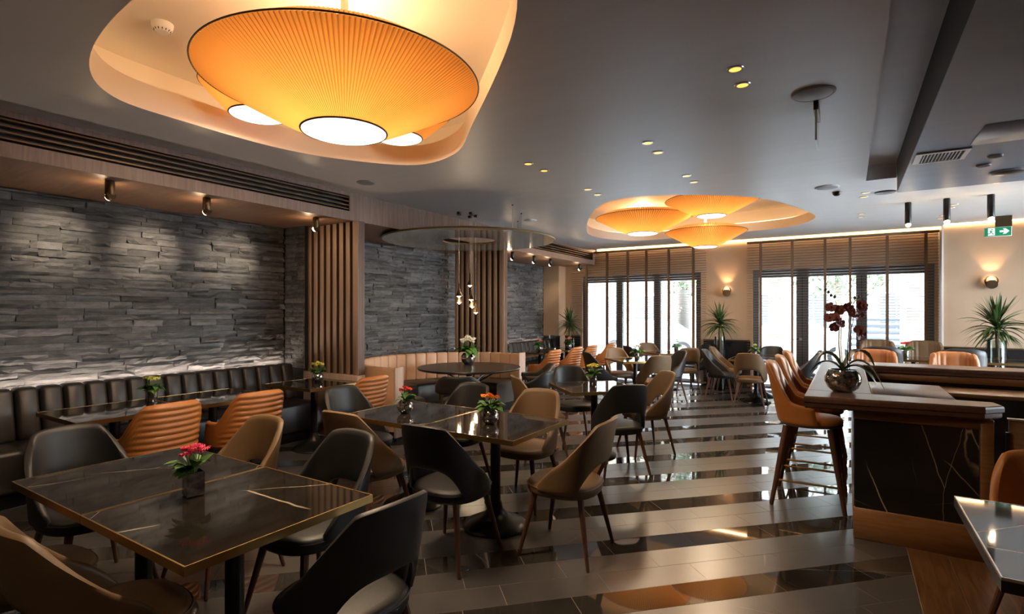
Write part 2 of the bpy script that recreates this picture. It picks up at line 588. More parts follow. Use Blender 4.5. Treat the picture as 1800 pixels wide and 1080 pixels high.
# ---- floor: diagonal bands of tiles, every third band polished
floor = G().box(RX0 - .1, RX1, RY0, RY1, -.06, -.0012).build('floor', M['grout'], kind='structure')
S2 = sqrt(.5)
TW, TL = .212, .60
Q0 = 3.203          # a polished band starts here (distance across the bands)
tiles = []
rng = random.Random(5)
for j in range(-50, 70):
    q0 = Q0 + j * TW
    gl = (j % 3 == 0)
    off = rng.random() * TL
    for i in range(-20, 32):
        p0 = i * TL + off
        c = (S2 * (p0 + TL / 2) - S2 * (q0 + TW / 2), S2 * (p0 + TL / 2) + S2 * (q0 + TW / 2))
        if not (RX0 - .6 < c[0] < RX1 + .6 and RY0 - .6 < c[1] < RY1 + .6):
            continue
        g_ = .0016
        poly = []
        for p, q in ((p0 + g_, q0 + g_), (p0 + TL - g_, q0 + g_), (p0 + TL - g_, q0 + TW - g_), (p0 + g_, q0 + TW - g_)):
            poly.append((S2 * p - S2 * q, S2 * p + S2 * q))
        for lim in (lambda a: a[0] - RX0, lambda a: RX1 - a[0], lambda a: a[1] - RY0, lambda a: RY1 - a[1]):
            poly = clip(poly, lim)
            if not poly:
                break
        if len(poly) < 3:
            continue
        parts = []
        if all(a[1] >= 4.4 for a in poly) or all(a[0] <= .33 for a in poly):
            parts = [poly]
        up = clip(poly, lambda a: a[1] - 4.4)
        lo = clip(clip(poly, lambda a: 4.4 - a[1]), lambda a: .33 - a[0]) if True else []
        if not parts:
            parts = [x for x in (up, lo) if len(x) >= 3]
        for pp in parts:
            if abs(area2(pp)) < .004:
                continue
            d = math.hypot(c[0], c[1])
            # seen by the photograph?
            A = radians(CAM_YAW)
            f = -sin(A) * c[0] + cos(A) * c[1]
            r = cos(A) * c[0] + sin(A) * c[1]
            seen = f > 2.2 and abs(r / f) < 1.05
            tiles.append((0 if seen else 1, d, gl, pp))
tiles.sort(key=lambda t: (t[0], t[1]))
rest = {True: G(), False: G()}
for k, (s_, d, gl, pp) in enumerate(tiles):
    if k < 300 and not s_:
        G().prism(pp, -.006, 0).build('tile', M['gloss_tile' if gl else 'matte_tile'], floor)
    else:
        n = len(pp)
        rest[gl].prism(pp, -.006, 0)
rest[True].build('polished_tiles', M['gloss_tile'], floor, kind='stuff')
rest[False].build('matte_tiles', M['matte_tile'], floor, kind='stuff')
# wooden planks beside the bar
for k in range(20):
    x0 = .333 + k * .212
    if x0 > RX1 - .25:
        break
    cuts = [-3.0, -1.3 + (k % 3) * .5, 1.2 + (k * 37 % 5) * .4, 3.3 if k % 2 else 4.398, 4.398]
    for a, b in zip(cuts[:-1], cuts[1:]):
        if b - a > .05:
            G().box(x0 + .001, x0 + .211, a + .001, b - .001, -.006, .0).build('plank', M['plank_wood'], floor)

# ---- ledger stone walls
stone_meshes = []
for k in range(16):
    rr = random.Random(100 + k)
    nx, nz = 6, 3
    g = G()
    vs = []
    tilt = rr.uniform(-.25, .25)
    for iz in range(nz):
        for ix in range(nx):
            yy, zz = ix / (nx - 1), iz / (nz - 1)
            edge = (ix in (0, nx - 1)) or (iz in (0, nz - 1))
            d = .68 + tilt * 1.6 * (zz - .5) + rr.uniform(-.22, .22) + (rr.uniform(-.2, .0) if edge else .15)
            y2 = yy + (rr.uniform(-.012, .012) if 0 < ix < nx - 1 else 0)
            vs.append((d, y2, zz))
    b0 = len(vs)
    border = [i for i in range(nx)] + [nx * (r_ + 1) + nx - 1 for r_ in range(nz - 1)] + [nx * (nz - 1) + i for i in range(nx - 2, -1, -1)] + [nx * r_ for r_ in range(nz - 2, 0, -1)]
    for i in border:
        vs.append((0, vs[i][1], vs[i][2]))
    fs = []
    for iz in range(nz - 1):
        for ix in range(nx - 1):
            a = iz * nx + ix
            fs.append((a, a + 1, a + nx + 1, a + nx))
    nb = len(border)
    for i in range(nb):
        j = (i + 1) % nb
        fs.append((border[i], b0 + i, b0 + j, border[j]))
    g.add(vs, fs)
    me = bpy.data.meshes.new('stone')
    me.from_pydata(g.v, [], g.f)
    me.materials.append(M['slate'])
    stone_meshes.append(me)

def stone_wall(name, y0, y1, z0, z1, lmin, lmax, seed):
    rr = random.Random(seed)
    w = G().box(-6.5, -6.33, y0, y1, 0, 3.3).build(name, M['slate_bed'], kind='structure')
    n = 0
    z = z0
    while z < z1 - .01:
        h = min(rr.choice((.05, .06, .06, .07)), z1 - z)
        if z1 - z - h < .03:
            h = z1 - z
        y = y0
        while y < y1 - .01:
            l = min(rr.uniform(lmin, lmax), y1 - y)
            if y1 - y - l < .06:
                l = y1 - y
            o = link('stone', rr.choice(stone_meshes), w)
            dep = rr.uniform(.018, .062)
            o.location = (-6.33, y + .0012, z + .001)
            o.scale = (dep, l - .0024, h - .002)
            n += 1
            y += l
        z += h
    return w, n
stone_wall('wall_left', .9, 4.34, .84, SOF, .2, .56, 1)
stone_wall('wall_left_niche', 4.42, 7.755, .84, SOF, .22, .5, 2)
stone_wall('wall_left_far', 7.76, 11.42, .80, SOF, .24, .56, 3)
G().box(-6.6, -6.5, RY0 - .1, 12.1, 0, 3.5).build('wall_left_outer', M['slate_bed'], kind='structure')
G().box(-6.5, -6.33, RY0, .9, 0, 3.3).build('wall_left_near', M['slate_bed'], kind='structure')
# stone return beside the first slatted screen
ret = G().box(-6.36, -5.9, 4.362, 4.40, .84, SOF).build('wall_left_return', M['slate_bed'], kind='structure')
rr = random.Random(9)
z = .84
while z < SOF - .02:
    h = .06
    if SOF - z - h < .03:
        h = SOF - z
    x = -6.30
    while x < -5.905:
        l = min(rr.uniform(.12, .3), -5.9 - x)
        if -5.9 - x - l < .05:
            l = -5.9 - x
        o = link('stone', rr.choice(stone_meshes), ret)
        o.location = (x + .001, 4.362, z + .001)
        o.rotation_euler = (0, 0, -pi / 2)
        o.scale = (rr.uniform(.015, .03), l - .002, h - .002)
        x += l
    z += h

# ---- wooden soffit and fascia with air slots
G().box(-6.45, FX - .02, RY0, 11.7, SOF, SOF + .03).build('ceiling_soffit', M['soffit_wood'], kind='structure')
fas = G()
def fascia(y0, y1):
    fas.box(FX - .02, FX, y0, y1, SOF - .004, CH)
slots = [(-2.5, 4.36), (8.05, 11.55)]
fas.box(FX - .02, FX, RY0, 11.7, SOF - .004, SOF + .105)
fas.box(FX - .02, FX, RY0, 11.7, CH - .045, CH + .02)
prev = RY0
for a, b in slots:
    fas.box(FX - .02, FX, prev, a, SOF + .105, CH - .045)
    prev = b
fas.box(FX - .02, FX, prev, 11.7, SOF + .105, CH - .045)
fas.box(-6.3, FX, 11.68, 11.70, SOF - .004, CH)
fascia_o = fas.build('wall_fascia', M['fascia_wood'], kind='structure')
for a, b in slots:
    t = thing('air_grille', ('long black linear air grille above the dark bench' if a < 0 else 'black linear air grille over the banquette near the windows'), 'grille', (0, 0, 0))
    G().box(FX - .10, FX - .09, a, b, SOF + .105, CH - .045).build('backing', M['grille_black'], t)
    for k in range(4):
        z = SOF + .125 + k * .045
        G().box(FX - .075, FX - .004, a + .001, b - .001, z, z + .012).build('slat', M['bronze'], t)
    G().box(FX - .09, FX - .001, a, a + .012, SOF + .106, CH - .046).build('end_cap', M['bronze'], t)
    G().box(FX - .09, FX - .001, b - .012, b, SOF + .106, CH - .046).build('end_cap', M['bronze'], t)

# ---- slatted screens
def screen(y, label):
    t = thing('slatted_screen', label, 'screen', (0, 0, 0))
    G().box(-6.06, -4.985, y + .06, y + .09, .80, SOF - .006).build('backing', M['screen_back'], t)
    n = 9
    for k in range(n):
        x0 = -6.055 + k * .1215
        w = .072 if k < n - 1 else .10
        sl = G().box(x0 + .001, x0 + w - .001, y - .004, y + .058, .80, SOF - .006).build('slat', M['screen_back'], t)
        rbox('facing', M['slat_wood'], x0, x0 + w, y - .014, y - .0045, .80, SOF - .006, .003, 1, sl)
    rbox('plinth', M['slat_wood'], -6.0, -4.98, y - .03, y + .10, 0, .798, .006, 1, t)
    return t
screen(4.44, 'vertical wooden slat screen between the dark bench and tan booth')
screen(7.66, 'vertical wooden slat screen behind the hanging cone lights')

# ---- main ceiling with two sunken lamp wells and the slot by the bar
well1 = catmull([(-4.13, 1.58), (-4.22, 2.1), (-4.21, 2.79), (-4.02, 3.36), (-3.57, 3.88), (-3.0, 3.79), (-2.43, 3.28), (-1.39, 2.23), (-1.2, 1.7), (-1.5, 1.18), (-2.7, 1.13), (-3.63, 1.27)], 8)
well2 = catmull([(-4.08, 9.4), (-3.75, 8.32), (-3.02, 6.97), (-2.44, 6.44), (-1.71, 6.63), (-.97, 7.29), (-.59, 8.26), (-.42, 9.32), (-.9, 10.12), (-2.1, 10.3), (-3.6, 10.4)], 8)
slot = [(.17, -2.9), (.44, -2.9), (.44, 6.99), (.17, 6.99)]
flat_with_holes('ceiling', [(FX, RY0), (RX1, RY0), (RX1, 11.12), (1.33, 11.12), (1.33, 11.34), (FX, 11.34)], [well1, well2, slot], CH, M['ceiling_grey'])
G().box(-5.03, 1.33, 11.32, 11.34, CH + .001, CH + .05).box(1.33, RX1, 11.10, 11.12, CH + .001, CH + .05).build('ceiling_lip', M['ceiling_grey'], kind='structure')
def well(name, poly, lip, top, out):
    if area2(poly) < 0:
        poly = poly[::-1]
    n = len(poly)
    big = offset(poly, out)
    g = G()
    rings = [[(x, y, CH) for x, y in poly], [(x, y, lip) for x, y in poly], [(x, y, lip) for x, y in big], [(x, y, top) for x, y in big]]
    vs = [p for r_ in rings for p in r_]
    fs = []
    for j in range(3):
        for i in range(n):
            k = (i + 1) % n
            fs.append((j * n + i, (j + 1) * n + i, (j + 1) * n + k, j * n + k))
    g.add(vs, fs)
    o = g.build(name, M['recess_cream'], smooth=True, kind='structure')
    flat_with_holes(name + '_top', big, [], top, M['recess_cream'])
    led = offset(poly, out * .55)
    G().path([(x, y, lip + .02) for x, y in led], .012, 5, True).build('led_strip', M['led'], o)
    return o
well('ceiling_well_near', well1, 3.19, 3.42, .25)
well('ceiling_well_far', well2, 3.15, 3.40, .22)
# slot by the bar and lowered ceiling over the bar
G().box(.155, .17, -2.9, 7.0, CH + .002, 3.16).box(.17, .44, 6.99, 7.005, CH + .002, 3.16).box(.155, .6, -2.9, 7.0, 3.16, 3.17).build('ceiling_slot', M['ceiling_grey'], kind='structure')
G().box(.44, .455, -2.9, 6.9, 2.832, 3.158).build('wall_bulkhead_side', M['ceiling_black'], kind='structure')
G().box(.455, RX1, 6.885, 6.9, 2.832, 2.999).build('wall_bulkhead_front', M['ceiling_black'], kind='structure')
G().box(.44, RX1, -2.9, 6.9, 2.822, 2.832).build('ceiling_bar', M['bar_ceiling'], kind='structure')
ac = thing('access_panel', 'flush access hatch in the blue-grey ceiling over the bar', 'panel', (0, 0, 0))
rbox('panel', M['bar_ceiling'], .78, 1.9, 4.70, 5.24, 2.8195, 2.8214, .0008, 1, ac)

# ---- window wall
wb = G()
WT = 2.42
wins = [(-5.44, -2.66), (-1.64, 1.29)]
wb.box(-6.45, wins[0][0], 11.8, 12.05, 0, 3.3)
wb.box(wins[0][1], wins[1][0], 11.8, 12.05, 0, 3.3)
wb.box(wins[1][1], RX1, 11.8, 12.05, 0, 3.3)
for a, b in wins:
    wb.box(a, b, 11.8, 12.05, WT, 3.3)
wb.build('wall_back', M['cream'], kind='structure')
G().box(1.36, RX1, 11.42, 11.8, 0, 3.3).build('wall_back_pier', M['cream'], kind='structure')
G().box(1.335, 1.36, 11.395, 11.78, 0, 3.25).build('trim_1', M['trim_white'], kind='structure')
G().box(-6.3, -5.88, 11.43, 11.8, 0, SOF).build('wall_left_pilaster', M['cream'], kind='structure')
# dark wainscot with wooden cap
G().box(-5.88, -5.48, 11.77, 11.8, 0, .96).box(-2.6, -1.68, 11.77, 11.8, 0, .96).box(1.36, RX1, 11.39, 11.42, 0, .96).box(-6.3, -5.85, 11.40, 11.43, 0, .96).build('wall_back_wainscot', M['wainscot'], kind='structure')
G().box(-5.88, -5.48, 11.755, 11.8, .96, .985).box(-2.6, -1.68, 11.755, 11.8, .96, .985).box(1.36, RX1, 11.375, 11.42, .96, .985).box(-6.3, -5.835, 11.385, 11.43, .96, .985).build('trim_2', M['bronze'], kind='structure')
# room sides nobody sees
G().box(RX1, RX1 + .1, RY0, 6.4, 0, 3.44).box(RX1, RX1 + .1, 11.0, 12, 0, 3.44).box(RX1, RX1 + .1, 6.4, 11.0, 2.6, 3.44).build('wall_right', M['cream'], kind='structure')
G().box(-6.5, RX1, RY0 - .1, RY0, 0, 3.44).build('wall_front', M['screen_back'], kind='structure')
G().box(RX1 + .04, RX1 + .05, 6.4, 11.0, 0, 2.6).build('window_3', M['glass'], kind='structure')  # unseen side window, sized to bring more daylight onto the ceiling
G().box(RX1 + .2, 40, -40, 12, -.16, -.10).build('ground_outside', plain('paving_side', (.55, .54, .52), .8), kind='structure')
G().box(-6.5, RX1, RY0, 12.05, 3.44, 3.5).build('ceiling_slab', M['ceiling_black'], kind='structure')
# cove light along the window wall
for k, (a, b, y) in enumerate(((-5.03, 1.33, 11.78), (1.37, 4.5, 11.40))):
    G().box(a, b, y - .012, y + .012, CH + .015, CH + .035).build('led_cove', M['led_cove'], bpy.data.objects['wall_back'])
# windows
def window(idx, a, b, mull, doors):
    w = thing('window_%d' % idx, '', '', (0, 0, 0))
    for key in ('label', 'category'):
        del w[key]
    w['kind'] = 'structure'
    y0, y1 = 11.86, 11.94
    fr = G().box(a, a + .11, y0, y1, 0, WT).box(b - .11, b, y0, y1, 0, WT).box(a + .11, b - .11, y0, y1, WT - .16, WT).box(a + .11, b - .11, y0, y1, 0, .10)
    fr.build('window_frame', M['alu'], w)
    for m, wd in mull:
        G().box(m - wd / 2, m + wd / 2, y0 - .02, y1, .10, WT - .16).build('mullion', M['alu'], w)
        G().box(m - .006, m + .006, y0 - .024, y0 - .02, .12, WT - .17).build('joint', M['grille_black'], w)
    xs = [a + .11] + [x for m, wd in mull for x in (m - wd / 2, m + wd / 2)] + [b - .11]
    for i in range(0, len(xs), 2):
        G().box(xs[i], xs[i + 1], 11.895, 11.901, .10, WT - .16).build('pane', M['glass'], w)
    for hx, z0, z1 in doors:
        g = G().tube((hx, y0 - .07, z0), (hx, y0 - .07, z1), .014, n=8)
        for z in (z0 + .12, z1 - .12):
            g.tube((hx, y0 - .07, z), (hx + .06, y0 - .01, z), .009, n=6)
        g.build('door_handle', M['steel'], w)
        G().tube((hx + .14, y0 - .045, 1.03), (hx + .14, y0 - .018, 1.03), .028, n=12).build('lock_cylinder', M['steel'], w)
    return w
window(1, -5.44, -2.66, ((-4.51, .15), (-3.62, .15)), ())
window(2, -1.64, 1.29, ((-.75, .21), (.22, .17)), ((-.92, .9, 2.06),))
# portals help the renderer find the daylight (they give off nothing)
for a, b in wins:
    p = add_light('daylight_portal', 'AREA', ((a + b) / 2, 12.02, WT / 2), 1, (1, 1, 1), b - a, (radians(-90), 0, 0), size_y=WT)
    p.data.cycles.is_portal = True
p = add_light('daylight_portal', 'AREA', (RX1 + .08, 8.7, 1.3), 1, (1, 1, 1), 4.6, (radians(90), 0, radians(90)), size_y=2.6)
p.data.cycles.is_portal = True
# venetian blinds, drawn down and open
def blind(x0, x1, tapes, label):
    t = thing('venetian_blind', label, 'blind', (0, 0, 0), 0, None)
    y = 11.64
    rbox('headrail', M['blind_wood'], x0, x1, y - .03, y + .03, 2.93, 2.975, .006, 1, t)
    w = x1 - x0
    g = G()
    g.add([(-w / 2, -.024, .003), (w / 2, -.024, .003), (w / 2, .024, -.0015), (-w / 2, .024, -.0015), (-w / 2, -.024, .0055), (w / 2, -.024, .0055), (w / 2, .024, .001), (-w / 2, .024, .001)],
          [(0, 3, 2, 1), (4, 5, 6, 7), (0, 1, 5, 4), (1, 2, 6, 5), (2, 3, 7, 6), (3, 0, 4, 7)])
    first = g.build('slat', M['blind_wood'], t, loc=((x0 + x1) / 2, y, 2.90))
    z = 2.90
    while z > .12:
        z -= .051
        c = first.copy()
        COL.objects.link(c)
        c.location.z = z
    for u in tapes:
        G().box(u - .021, u + .021, y - .031, y - .027, .07, 2.93).box(u - .021, u + .021, y + .027, y + .031, .07, 2.93).build('ladder_tape', M['tape'], t)
    rbox('bottom_rail', M['blind_wood'], x0, x1, y - .026, y + .026, .055, .085, .006, 1, t)
blind(-5.62, -2.52, (-5.25, -4.73, -4.23, -3.8, -3.3, -2.78), 'wide wooden venetian blind over the window nearer the stone wall')
blind(-1.72, 1.33, (-1.47, -.91, -.36, .04, .6, 1.15), 'wide wooden venetian blind over the window behind the orchid')

# ================================================================== LAMPS
def lamp(label, c, zb, rb, zr, rr_, zt, rt, stem_to, pleats, power, sec=64):
    """pleated inverted-cone ceiling lamp: lower shade, upper shade, diffuser, stem"""
    t = thing('pleated_lamp', label, 'lamp', (c[0], c[1], zb))
    n = pleats * 3
    H = zr - zb
    def pleated(prof, name, mat):
        """cloth folded into pleats; the narrow overlapping folds are double cloth"""
        vs, fs, mi = [], [], []
        for r, z, amp in prof:
            for i in range(n):
                ph = (0, .46, .78)[i % 3]
                a = 2 * pi * (i // 3 + ph) / pleats
                q = r + (amp, -amp, -amp * .6)[i % 3]
                vs.append((q * cos(a), q * sin(a), z))
        for j in range(len(prof) - 1):
            for i in range(n):
                k = (i + 1) % n
                fs.append((j * n + i, j * n + k, (j + 1) * n + k, (j + 1) * n + i))
                mi.append(1 if i % 3 else 0)
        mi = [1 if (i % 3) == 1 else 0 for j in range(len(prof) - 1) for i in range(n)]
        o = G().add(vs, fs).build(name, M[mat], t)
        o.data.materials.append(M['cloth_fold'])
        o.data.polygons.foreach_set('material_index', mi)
        return o
    rows = 6
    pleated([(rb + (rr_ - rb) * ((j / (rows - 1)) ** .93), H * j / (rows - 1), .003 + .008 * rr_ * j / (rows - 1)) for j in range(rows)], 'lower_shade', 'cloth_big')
    pleated([(rr_, H, .006), (rt, zt - zb, .005)], 'upper_shade', 'cloth_top')
    ring = [(rr_ * 1.008 * cos(2 * pi * i / 96), rr_ * 1.008 * sin(2 * pi * i / 96), H) for i in range(96)]
    G().path(ring, .0045, 6, True).build('rim_wire', M['bronze'], t)
    G().lathe([(0.001, -.012), (rb - .02, -.012), (rb, -.004), (rb, .004)], 48, cap1=True).build('diffuser', M['lamp_disc'], t, True)
    ring = [(rb * 1.02 * cos(2 * pi * i / 64), rb * 1.02 * sin(2 * pi * i / 64), 0) for i in range(64)]
    G().path(ring, .006, 6, True).build('diffuser_rim', M['bronze'], t)
    G().tube((0, 0, H * .6), (0, 0, stem_to - zb), .022, n=12).build('stem', M['recess_cream'], t, True)
    l = add_light('lamp_bulb', 'POINT', (c[0], c[1], zb + H * .8), power * .10, (1, .66, .33), rb * .9)
    l = add_light('lamp_downlight', 'AREA', (c[0], c[1], zb - .03), power * .62, (1, .76, .5), rb * 1.7, (0, 0, 0))
    l.data.shape = 'DISK'
    add_light('lamp_uplight', 'POINT', (c[0], c[1], zt + .06), power * .40, (1, .70, .40), .08)
    return t
lamp('huge pleated amber lamp hanging low in the near ceiling well', (-2.485, 2.105), 2.62, .237, 2.895, .775, 3.01, .60, 3.42, 190, 40)
lamp('small pleated lamp peeping out behind the huge lamp, smoke detector side', (-3.80, 2.40), 3.07, .20, 3.28, .40, 3.34, .32, 3.42, 110, 12)
lamp('small pleated lamp peeping out behind the huge lamp, beside its white disc', (-3.28, 3.36), 3.07, .20, 3.30, .46, 3.36, .38, 3.42, 110, 12)
lamp('pleated lamp set in the far ceiling well nearest the stone wall', (-3.02, 9.05), 2.93, .255, 3.20, .80, 3.27, .66, 3.40, 130, 30)
lamp('pleated lamp tucked highest in the far ceiling well, above the hanging one', (-1.72, 8.30), 3.0, .205, 3.23, .66, 3.29, .55, 3.40, 130, 22)
lamp('pleated lamp on a visible stem hanging lowest below the far ceiling well', (-2.0, 9.2), 2.65, .19, 2.895, .64, 2.965, .52, 3.40, 130, 22)
# warm fill that the hidden cove strips throw into the wells is real light from the strips themselves

# cylinder spots under the wooden soffit
def cyl_spot(x, y, z, L, r, tgt, power, label, group=None, spot=46, mat='bronze', tilt=True):
    t = thing('spotlight', label, 'spotlight', (x, y, z), 0, group)
    G().lathe([(r * .96, -L), (r, -L + .004), (r, -.012), (r * .9, -.001)], 20).build('housing', M[mat], t, True)
    # lens on the angled front
    d = (Vector(tgt) - Vector((x, y, z - L))).normalized()
    p = Vector((0, 0, -L - .012))
    G().tube(p - d * .03, p + d * .012, r * .93, n=18).build('trim_ring', M[mat], t, True)
    g = G()
    a_ = d.orthogonal().normalized(); b_ = d.cross(a_)
    rings = [(r * .84, .0125), (r * .8, .022), (r * .55, .034), (r * .05, .038)]
    vs = [p + d * h + a_ * (q * cos(2 * pi * i / 18)) + b_ * (q * sin(2 * pi * i / 18)) for q, h in rings for i in range(18)]
    fs = [(j * 18 + i, j * 18 + (i + 1) % 18, (j + 1) * 18 + (i + 1) % 18, (j + 1) * 18 + i) for j in range(3) for i in range(18)] + [tuple(54 + i for i in range(18))]
    g.add(vs, fs).build('lens', M['bulb'], t, True)
    add_light('spot_glow', 'POINT', Vector((x, y, z - L)) + d * .10, 1.2, (1, .72, .42), .02)
    if power:
        l = add_light('spot_beam', 'SPOT', Vector((x, y, z - L)) + d * .05, power, (1, .79, .55), .02, spot=spot, blend=1.0)
        aim(l, tgt)
    return t
for k, (y, lab) in enumerate(((1.22, 'bronze cylinder spotlight under the wood soffit, outside the picture edge'), (1.98, 'bronze cylinder spotlight under the wood soffit, nearest the camera'), (2.78, 'bronze cylinder spotlight under the wood soffit, middle of the three over the dark bench'), (4.03, 'bronze cylinder spotlight under the wood soffit, in front of the slatted screen'))):
    if k == 0:
        continue
    cyl_spot(-5.25, y, SOF, .12, .036, (-6.30, y - .06 if k < 3 else 3.62, 2.22), 40, lab, spot=42)
for y, lab in ((8.29, 'black spotlight on the far soffit right beside the second slatted screen'), (9.09, 'black spotlight on the far soffit, second from the slatted screen'), (9.77, 'black spotlight on the far soffit, third from the slatted screen'), (11.2, 'black spotlight on the far soffit closest to the window blind')):
    cyl_spot(-5.22, y, SOF, .11, .032, (-6.30, y + .1, 1.9), 26, lab, mat='black_metal', spot=38)
# long black cylinder lights from the ceiling
for (x, y), lab in (((.67, 8.66), 'long black tube light, first from the sunken lamp well'), ((1.06, 8.62), 'long black tube light, middle of the three under the pale ceiling'), ((1.48, 8.61), 'long black tube light in front of the exit sign')):
    cyl_spot(x, y, CH, .27, .037, (x + .25, y - 1.5, 0), 14, lab, mat='black_metal', spot=60)

# hanging disc over the round table
t = thing('hanging_disc', 'large grey lacquered ring disc hung on wires over the round table', 'ceiling disc', (-4.75, 6.34, 2.615))
vs, fs = [], []
n = 96
for r, z in ((.40, 0), (1.255, 0), (1.262, .012), (1.255, .026), (.40, .026)):
    for i in range(n):
        a = 2 * pi * i / n
        vs.append((r * cos(a), r * sin(a), z))
for j in range(5):
    for i in range(n):
        k = (i + 1) % n
        fs.append((j * n + i, j * n + k, ((j + 1) % 5) * n + k, ((j + 1) % 5) * n + i))
G().add(vs, fs).build('disc', M['disc_lacquer'], t, True, 30)
for r, nm in ((1.264, 'outer_edge'), (.396, 'inner_edge')):
    G().path([(r * cos(2 * pi * i / n), r * sin(2 * pi * i / n), .012) for i in range(n)], .012, 6, True).build(nm, M['brass'], t)
for wx, wy in ((.96, -.32), (.74, .27), (.34, .82)):
    G().tube((wx, wy, .02), (wx, wy, CH - 2.615), .0035, n=5).build('wire', M['steel'], t)
    G().tube((wx, wy, CH - 2.615 - .012), (wx, wy, CH - 2.615), .012, n=8).build('ceiling_cup', M['black_metal'], t)
    G().tube((wx, wy, .02), (wx, wy, .05), .010, n=8).build('cable_clip', M['steel'], t)
for wx, wy in ((-.95, .05), (-.42, -.85)):
    G().tube((wx, wy, .02), (wx, wy, SOF - 2.615 if wx < -.4 else .385), .0035, n=5).build('wire', M['steel'], t)
# cone pendants through its hole
for k, (dx, dy, z) in enumerate(((-.085, -.11, 1.79), (-.06, -.14, 1.70), (.0, .04, 1.96), (.05, .0, 1.74), (.085, -.02, 1.64), (.115, .03, 1.555))):
    x, y = -4.70 + dx - .6 * (k % 3 - 1) * .115, 6.25 + dy + .8 * (k % 3 - 1) * .115
    where = ('highest of the hanging bunch', 'second highest, beside the slatted screen gap', 'third from the top', 'third from the bottom', 'next to lowest of the bunch', 'lowest of the bunch')
    order = {2: 0, 0: 1, 3: 2, 1: 3, 4: 4, 5: 5}[k]
    t = thing('cone_pendant', 'small bronze cone pendant light on a thin cable, ' + where[order], 'pendant', (x, y, z), 0, 'cone pendants over the round table')
    G().lathe([(.052, 0), (.034, .034), (.018, .075), (.010, .115), (.0065, .17), (.003, .185)], 16).build('cone', M['bronze'], t, True)
    G().lathe([(.002, -.024), (.012, -.012), (.024, -.006), (.036, .002)], 16).build('bulb', M['bulb_soft'], t, True)
    add_light('pendant_glow', 'POINT', (x, y, z - .05), 2.2, (1, .75, .48), .02)
    G().tube((0, 0, .18), (0, 0, CH - z - .02), .0025, n=5).build('cable', M['steel'], t)
    G().lathe([(.028, CH - z - .035), (.032, CH - z - .03), (.032, CH - z - .001)], 14).build('ceiling_cup', M['black_metal'], t, True)

# wall sconces
def sconce(x, y, z, label):
    t = thing('wall_sconce', label, 'wall lamp', (x, y, z))
    ring = [(.078 * cos(2 * pi * i / 32), -.05, .03 + .078 * sin(2 * pi * i / 32)) for i in range(32)]
    G().path(ring, .012, 6, True).build('ring', M['bronze'], t, True)
    G().tube((0, -.10, -.022), (0, -.035, -.022), .072, n=24).build('cup', M['bronze'], t, True)
    G().tube((0, -.05, .0), (0, 0, .0), .03, n=12).build('wall_mount', M['bronze'], t, True)
    G().tube((0, -.075, .05), (0, -.075, .056), .030, n=18).build('lens', M['bulb'], t, True)
    l = add_light('sconce_up', 'SPOT', (x, y - .09, z + .075), 11, (1, .62, .32), .03, spot=76, blend=.5)
    aim(l, (x, y + .03, z + 1.0))
    l = add_light('sconce_glow', 'POINT', (x, y - .09, z + .07), 1.2, (1, .62, .32), .03)
    return t
sconce(-2.13, 11.795, 1.98, 'round bronze wall sconce on the cream pier between the two windows')
sconce(1.96, 11.415, 2.03, 'round bronze wall sconce on the cream wall above the potted palm')
# light strip behind the dark bench, washing the stone
G().box(-6.255, -6.235, .9, 4.3, .872, .88).build('led_bench', M['led_bench'], bpy.data.objects['wall_left'])
G().box(-6.255, -6.235, 7.9, 11.3, .866, .874).build('led_bench', M['led_bench_far'], bpy.data.objects['wall_left_far'])

# warm fill spots added behind and beside the camera, without any fittings
for x, y in ((-3.4, -.6), (-1.8, -.6), (-.3, -.4), (1.3, .2), (2.6, 1.6), (2.6, 4.0), (-4.4, .2), (1.4, -1.6)):
    add_light('downlight_or_fill_spot', 'SPOT', (x, y, (CH if x < .4 else 2.81) - .02), 9 if x < -2 else 16, (1, .74, .47), .05, (0, 0, 0), 120, .9)
# recessed downlights, speakers, detectors
dl = [(-.56, 3.35), (-.56, 3.61), (-1.43, 4.42), (-1.44, 4.74), (-2.61, 4.43), (-2.6, 4.73), (-2.57, 5.73), (-2.58, 6.05), (-1.43, 5.71), (-1.43, 6.03), (.18, 7.68), (.17, 7.95), (1.4, 7.85), (.17, 9.3), (.17, 9.62), (1.21, 9.17), (1.2, 9.42), (1.2, 10.1), (1.2, 10.4)]
dlab = ['amber downlight in the ceiling near the bar, first of the pair closest to the camera', 'amber downlight in the ceiling near the bar, second of the pair closest to the camera',
        'amber downlight in the middle of the ceiling, nearer one of its pair', 'amber downlight in the middle of the ceiling, farther one of its pair',
        'amber downlight just beyond the huge lamp well, nearer one of its pair', 'amber downlight just beyond the huge lamp well, farther one of its pair',
        'amber downlight between the two ceiling wells, nearer one of its pair', 'amber downlight between the two ceiling wells, farther one of its pair',
        'amber downlight close before the far ceiling well, nearer one of its pair', 'amber downlight close before the far ceiling well, farther one of its pair',
        'amber downlight between the dome detector and the black speaker, nearer one', 'amber downlight between the dome detector and the black speaker, farther one',
        'amber downlight just past the edge of the lowered bar ceiling', 'amber downlight near the window cove, left of the tube lights, nearer one', 'amber downlight near the window cove, left of the tube lights, farther one',
        'amber downlight between the second and third tube lights, nearer one', 'amber downlight between the second and third tube lights, farther one', 'amber downlight beside the exit sign, nearer one', 'amber downlight beside the exit sign, farther one']
d0 = None
